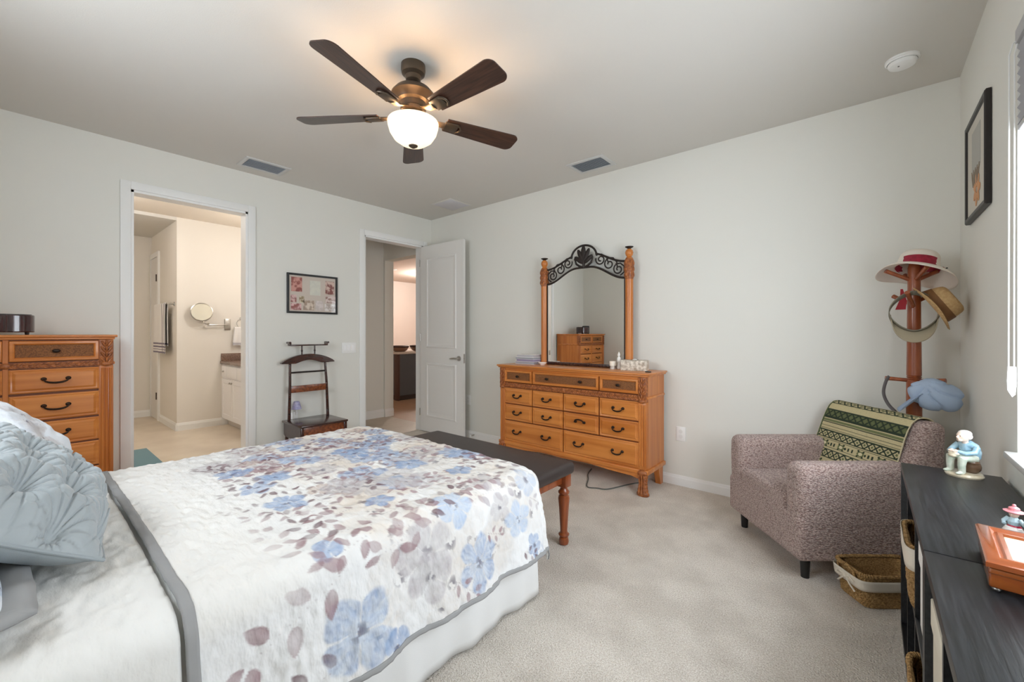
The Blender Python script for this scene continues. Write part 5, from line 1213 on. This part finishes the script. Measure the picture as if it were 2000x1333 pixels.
cd_ = MB(); zb = -1.205
for q in (-0.039, -0.026): cd_.tube([(0.0, hl-0.01, -0.03), (q*0.8, hl-0.006, -0.045), (q, hl+0.004, -0.08), (q, hl+0.012, zb)], 0.0022, 8)
cd_.build('cord_loop', M_WHITE, ws)
MB().prism([(-0.043, zb-0.085), (-0.044, zb-0.05), (-0.042, zb+0.0), (-0.022, zb+0.0), (-0.021, zb-0.06), (-0.024, zb-0.10), (-0.032, zb-0.11)], 1, hl+0.004, hl+0.020).cyl((-0.032, hl, zb-0.075), (-0.032, hl+0.022, zb-0.075), 0.004).build('cord_tensioner', M_WHITE, ws)

# ------------------------------------------------------------------ bathroom things
M_CAB = mat('white_cabinet', lin(238, 236, 236), 0.4); M_GRAN = mat('brown_granite', lin(150, 124, 108), 0.25, col2=lin(104, 82, 72), cscale=90, detail=8)
vn = thing('vanity_cabinet', 'white bathroom vanity cabinet with small drawers', 'cabinet', (-2.357, -1.152, 0))
VL, VD = 1.9, 0.55
MB().box(0, VL, -VD, 0, 0.095, 0.835).build('carcass', M_CAB, vn, smooth=False); MB().box(0.0, VL, -VD+0.06, 0, 0, 0.095).build('toe_kick', mat('toe_kick', lin(210, 204, 200), 0.6), vn, smooth=False)
x = 0.03
for k, wd in enumerate((0.20, 0.40, 0.40, 0.40, 0.40)):
    d = MB().box(x, x+wd-0.012, -VD-0.018, -VD, 0.66, 0.815, 0.004).build('drawer', M_CAB, vn)
    if k == 0: MB().ell((x+wd/2, -VD-0.03, 0.74), (0.012, 0.012, 0.012)).build('knob', M_METAL, d)
    x += wd
x = 0.03
for k, wd in enumerate((0.40, 0.40, 0.40, 0.40)):
    d = MB().ring_frame(wd-0.012, 0.53, [(0, 0), (0, 0.018), (0.055, 0.018), (0.062, 0.010)], Matrix.Translation((x+wd/2, -VD, 0.375))).box(x+0.06, x+wd-0.07, -VD-0.011, -VD-0.002, 0.165, 0.585).build('door', M_CAB, vn)
    MB().ell((x+(wd-0.04 if k % 2 == 0 else 0.03), -VD-0.03, 0.60), (0.012, 0.012, 0.012)).build('knob', M_METAL, d); x += wd
ct = thing('countertop', 'brown granite vanity counter with side splash', 'countertop', (-2.357, -1.152, 0.837))
MB().box(0, VL+0.01, -VD-0.03, 0, 0, 0.038, 0.004).build('slab', M_GRAN, ct); MB().box(0, 0.02, -VD-0.02, 0, 0.038, 0.14, 0.003).build('side_splash', M_GRAN, ct); MB().box(0.02, VL, -0.02, 0, 0.038, 0.14, 0.003).build('back_splash', M_GRAN, ct)
mm_ = thing('magnifying_mirror', 'round magnifying mirror on swing arm fixed to bathroom wall', 'mirror', (XB+0.001, -1.645, 1.375))
MB().box(0, 0.02, -0.035, 0.035, -0.075, 0.075, 0.004).build('wall_plate', M_METAL, mm_)
MB().tube([(0.02, 0, -0.005), (0.045, -0.005, -0.005), (0.07, -0.13, -0.008), (0.075, -0.235, -0.008)], 0.0085, 10).cyl((0.075, -0.235, -0.025), (0.075, -0.235, 0.015), 0.011).tube([(0.075, -0.235, 0.0), (0.11, -0.28, 0.005), (0.115, -0.30, 0.02), (0.105, -0.30, 0.045)], 0.007, 8).build('swing_arm', M_METAL, mm_)
Mf = Matrix.Translation((0.10, -0.315, 0.155)) @ Matrix.Rotation(math.radians(-12), 4, 'Z') @ Matrix.Rotation(PI/2-0.12, 4, 'Y')
MB().lathe([(0.115, -0.012), (0.122, -0.004), (0.122, 0.008), (0.112, 0.012), (0.112, 0.004), (0.0, 0.004)], seg=40, M=Mf).build('rim', M_METAL, mm_)
MB().lathe([(0.110, 0.006), (0.0, 0.0065)], seg=40, M=Mf).build('mirror_face', mat('warm_mirror_face', (0.93, 0.88, 0.74, 1), 0.25, 0.6), mm_)
M_TOWEL = bpy.data.materials.new('striped_towel'); M_TOWEL.use_nodes = True
_b = M_TOWEL.node_tree.nodes['Principled BSDF']; _a = M_TOWEL.node_tree.nodes.new('ShaderNodeAttribute'); _a.attribute_name = 'print'; M_TOWEL.node_tree.links.new(_a.outputs['Color'], _b.inputs['Base Color']); _b.inputs['Roughness'].default_value = 0.95
def towel(label, M, w, ln, vert, nst, taper=0.10):
    """folded over a rail: local x along the rail, z down, y out of the wall"""
    n, m_ = 60, 120; P = np.zeros((n, m_, 3)); C = np.ones((n, m_, 3))*np.array(lin(236, 234, 232)[:3])
    for i in range(n):
        u = i/(n-1)-0.5
        for j in range(m_):
            t = j/(m_-1); s = t*(ln*1.85)-ln*0.85
            if abs(s) < 0.02: a = (s+0.02)/0.04*PI; y, z = -0.012*math.cos(a)*-1*-1, 0.012*math.sin(a)
            elif s < 0: y, z = 0.012*-1, -(abs(s)-0.02)
            else: y, z = 0.012, -(s-0.02)
            fo = 0.010*math.sin(u*14+1)*min(1, abs(s)/0.2)
            P[i, j] = (u*w*(1+taper*abs(z)/ln), -(y+fo*0.6), z)
            zz = -z/ln
            col = None
            for q in range(nst):
                if abs(zz-(0.78-0.0+0.055*q)) < 0.012: col = (112, 104, 124)
            if vert and s > 0 and (0.20 < u < 0.24 or 0.40 < u < 0.47): col = (120, 112, 124)
            if col: C[i, j] = lin(*col)[:3]
    o = grid_obj('hand_towel', P, M_TOWEL, None, C); o.matrix_world = M; o.modifiers.new('thick', 'SOLIDIFY').thickness = 0.006
    return tag(o, label, 'towel')
tbar = thing('towel_bar', 'nickel towel bar on the bathroom return wall', 'towel bar', (-2.83, -2.2, 1.635))
MB().cyl((-0.45, -0.065, 0), (0.36, -0.065, 0), 0.009).build('rail', M_METAL, tbar)
for s in (-0.45, 0.36): MB().box(s-0.02, s+0.02, -0.012, 0, -0.025, 0.025, 0.003).cyl((s, -0.01, 0), (s, -0.07, 0), 0.011).build('bracket', M_METAL, tbar)
towel('white towel with dark stripes hanging on the bathroom towel bar', Matrix.Translation((-2.90, -2.265, 1.636)), 0.66, 0.67, True, 4)
trg = thing('towel_ring', 'small nickel towel ring on wall above the vanity', 'towel ring', (XB, -1.475, 1.46))
MB().cyl((0, 0, 0), (0.012, 0, 0), 0.024).cyl((0.01, 0, 0), (0.05, 0, 0), 0.009).build('mount', M_METAL, trg)
MB().tube([(0.05, 0.07*math.sin(2*PI*k/24), -0.07+0.07*math.cos(2*PI*k/24)) for k in range(24)], 0.004, 8, closed=True).build('ring', M_METAL, trg)
towel('white towel with grey stripes hanging from ring above the vanity', Matrix.Translation((XB+0.05, -1.475, 1.325)) @ Matrix.Rotation(PI/2, 4, 'Z'), 0.20, 0.26, False, 3, 0.25)
rg = tag(MB().box(-1.55, -0.35, -3.35, -2.62, 0.001, 0.016, 0.006).build('bath_mat', mat('teal_bath_mat', lin(110, 142, 152), 0.95, bump=0.6, bscale=220)), 'teal bath mat on the beige bathroom floor', 'bath mat')

# ------------------------------------------------------------------ kitchen island seen through the entry door
isl = thing('kitchen_island', 'slate blue kitchen island with pale counter beyond the entry door', 'kitchen island', (-2.25, 1.06, 0))
M_SLATE = mat('slate_blue_paint', lin(92, 98, 108), 0.5)
MB().box(-1.0, 0, 0, 2.6, 0.09, 0.865).build('cabinet_body', M_SLATE, isl, smooth=False); MB().box(-0.12, 0.008, -0.02, 0.02, 0.0, 0.865, 0.004).build('corner_post', mat('brown_corner_post', lin(88, 62, 54), 0.5), isl)
MB().box(-0.95, -0.02, 0.03, 2.55, 0, 0.09).build('plinth', mat('island_plinth', lin(60, 48, 46), 0.6), isl, smooth=False)
MB().box(-1.03, 0.03, -0.04, 2.64, 0.865, 0.905, 0.004).build('countertop', mat('pale_quartz', lin(232, 222, 214), 0.3), isl)
def dish(y, label):
    d = thing('serving_bowl', label, 'bowl', (-2.45, y, 0.905), 0, 'bowls on the kitchen island')
    MB().lathe([(0.09, 0), (0.13, 0.02), (0.165, 0.075), (0.158, 0.075), (0.12, 0.02), (0.0, 0.012)], seg=32).build('bowl', mat('bronze_bowl', lin(150, 118, 98), 0.4), d)
    MB().lathe([(0.158, 0.075), (0.172, 0.078), (0.172, 0.108), (0.160, 0.112), (0.15, 0.10), (0.0, 0.09)], seg=32).build('dark_rim', mat('dark_brown_lid', lin(70, 42, 34), 0.4), d)
dish(1.10+0.12, 'dark lidded bowl on left end of the kitchen island'); dish(1.66, 'dark lidded bowl beside the door edge on the kitchen island')
rl = thing('recessed_light', 'lit round recessed light in living area ceiling', 'ceiling light', (-4.07, 2.153, H))
MB().lathe([(0.10, -0.004), (0.10, 0), (0.075, 0), (0.07, -0.006)], seg=32).build('trim_ring', M_WHITE, rl)
MB().lathe([(0.074, -0.003), (0.0, -0.003)], seg=32).build('lens', mat('lit_lens', lin(255, 240, 220), 0.5, emit=(1, 0.9, 0.75, 1), estr=6.0), rl)
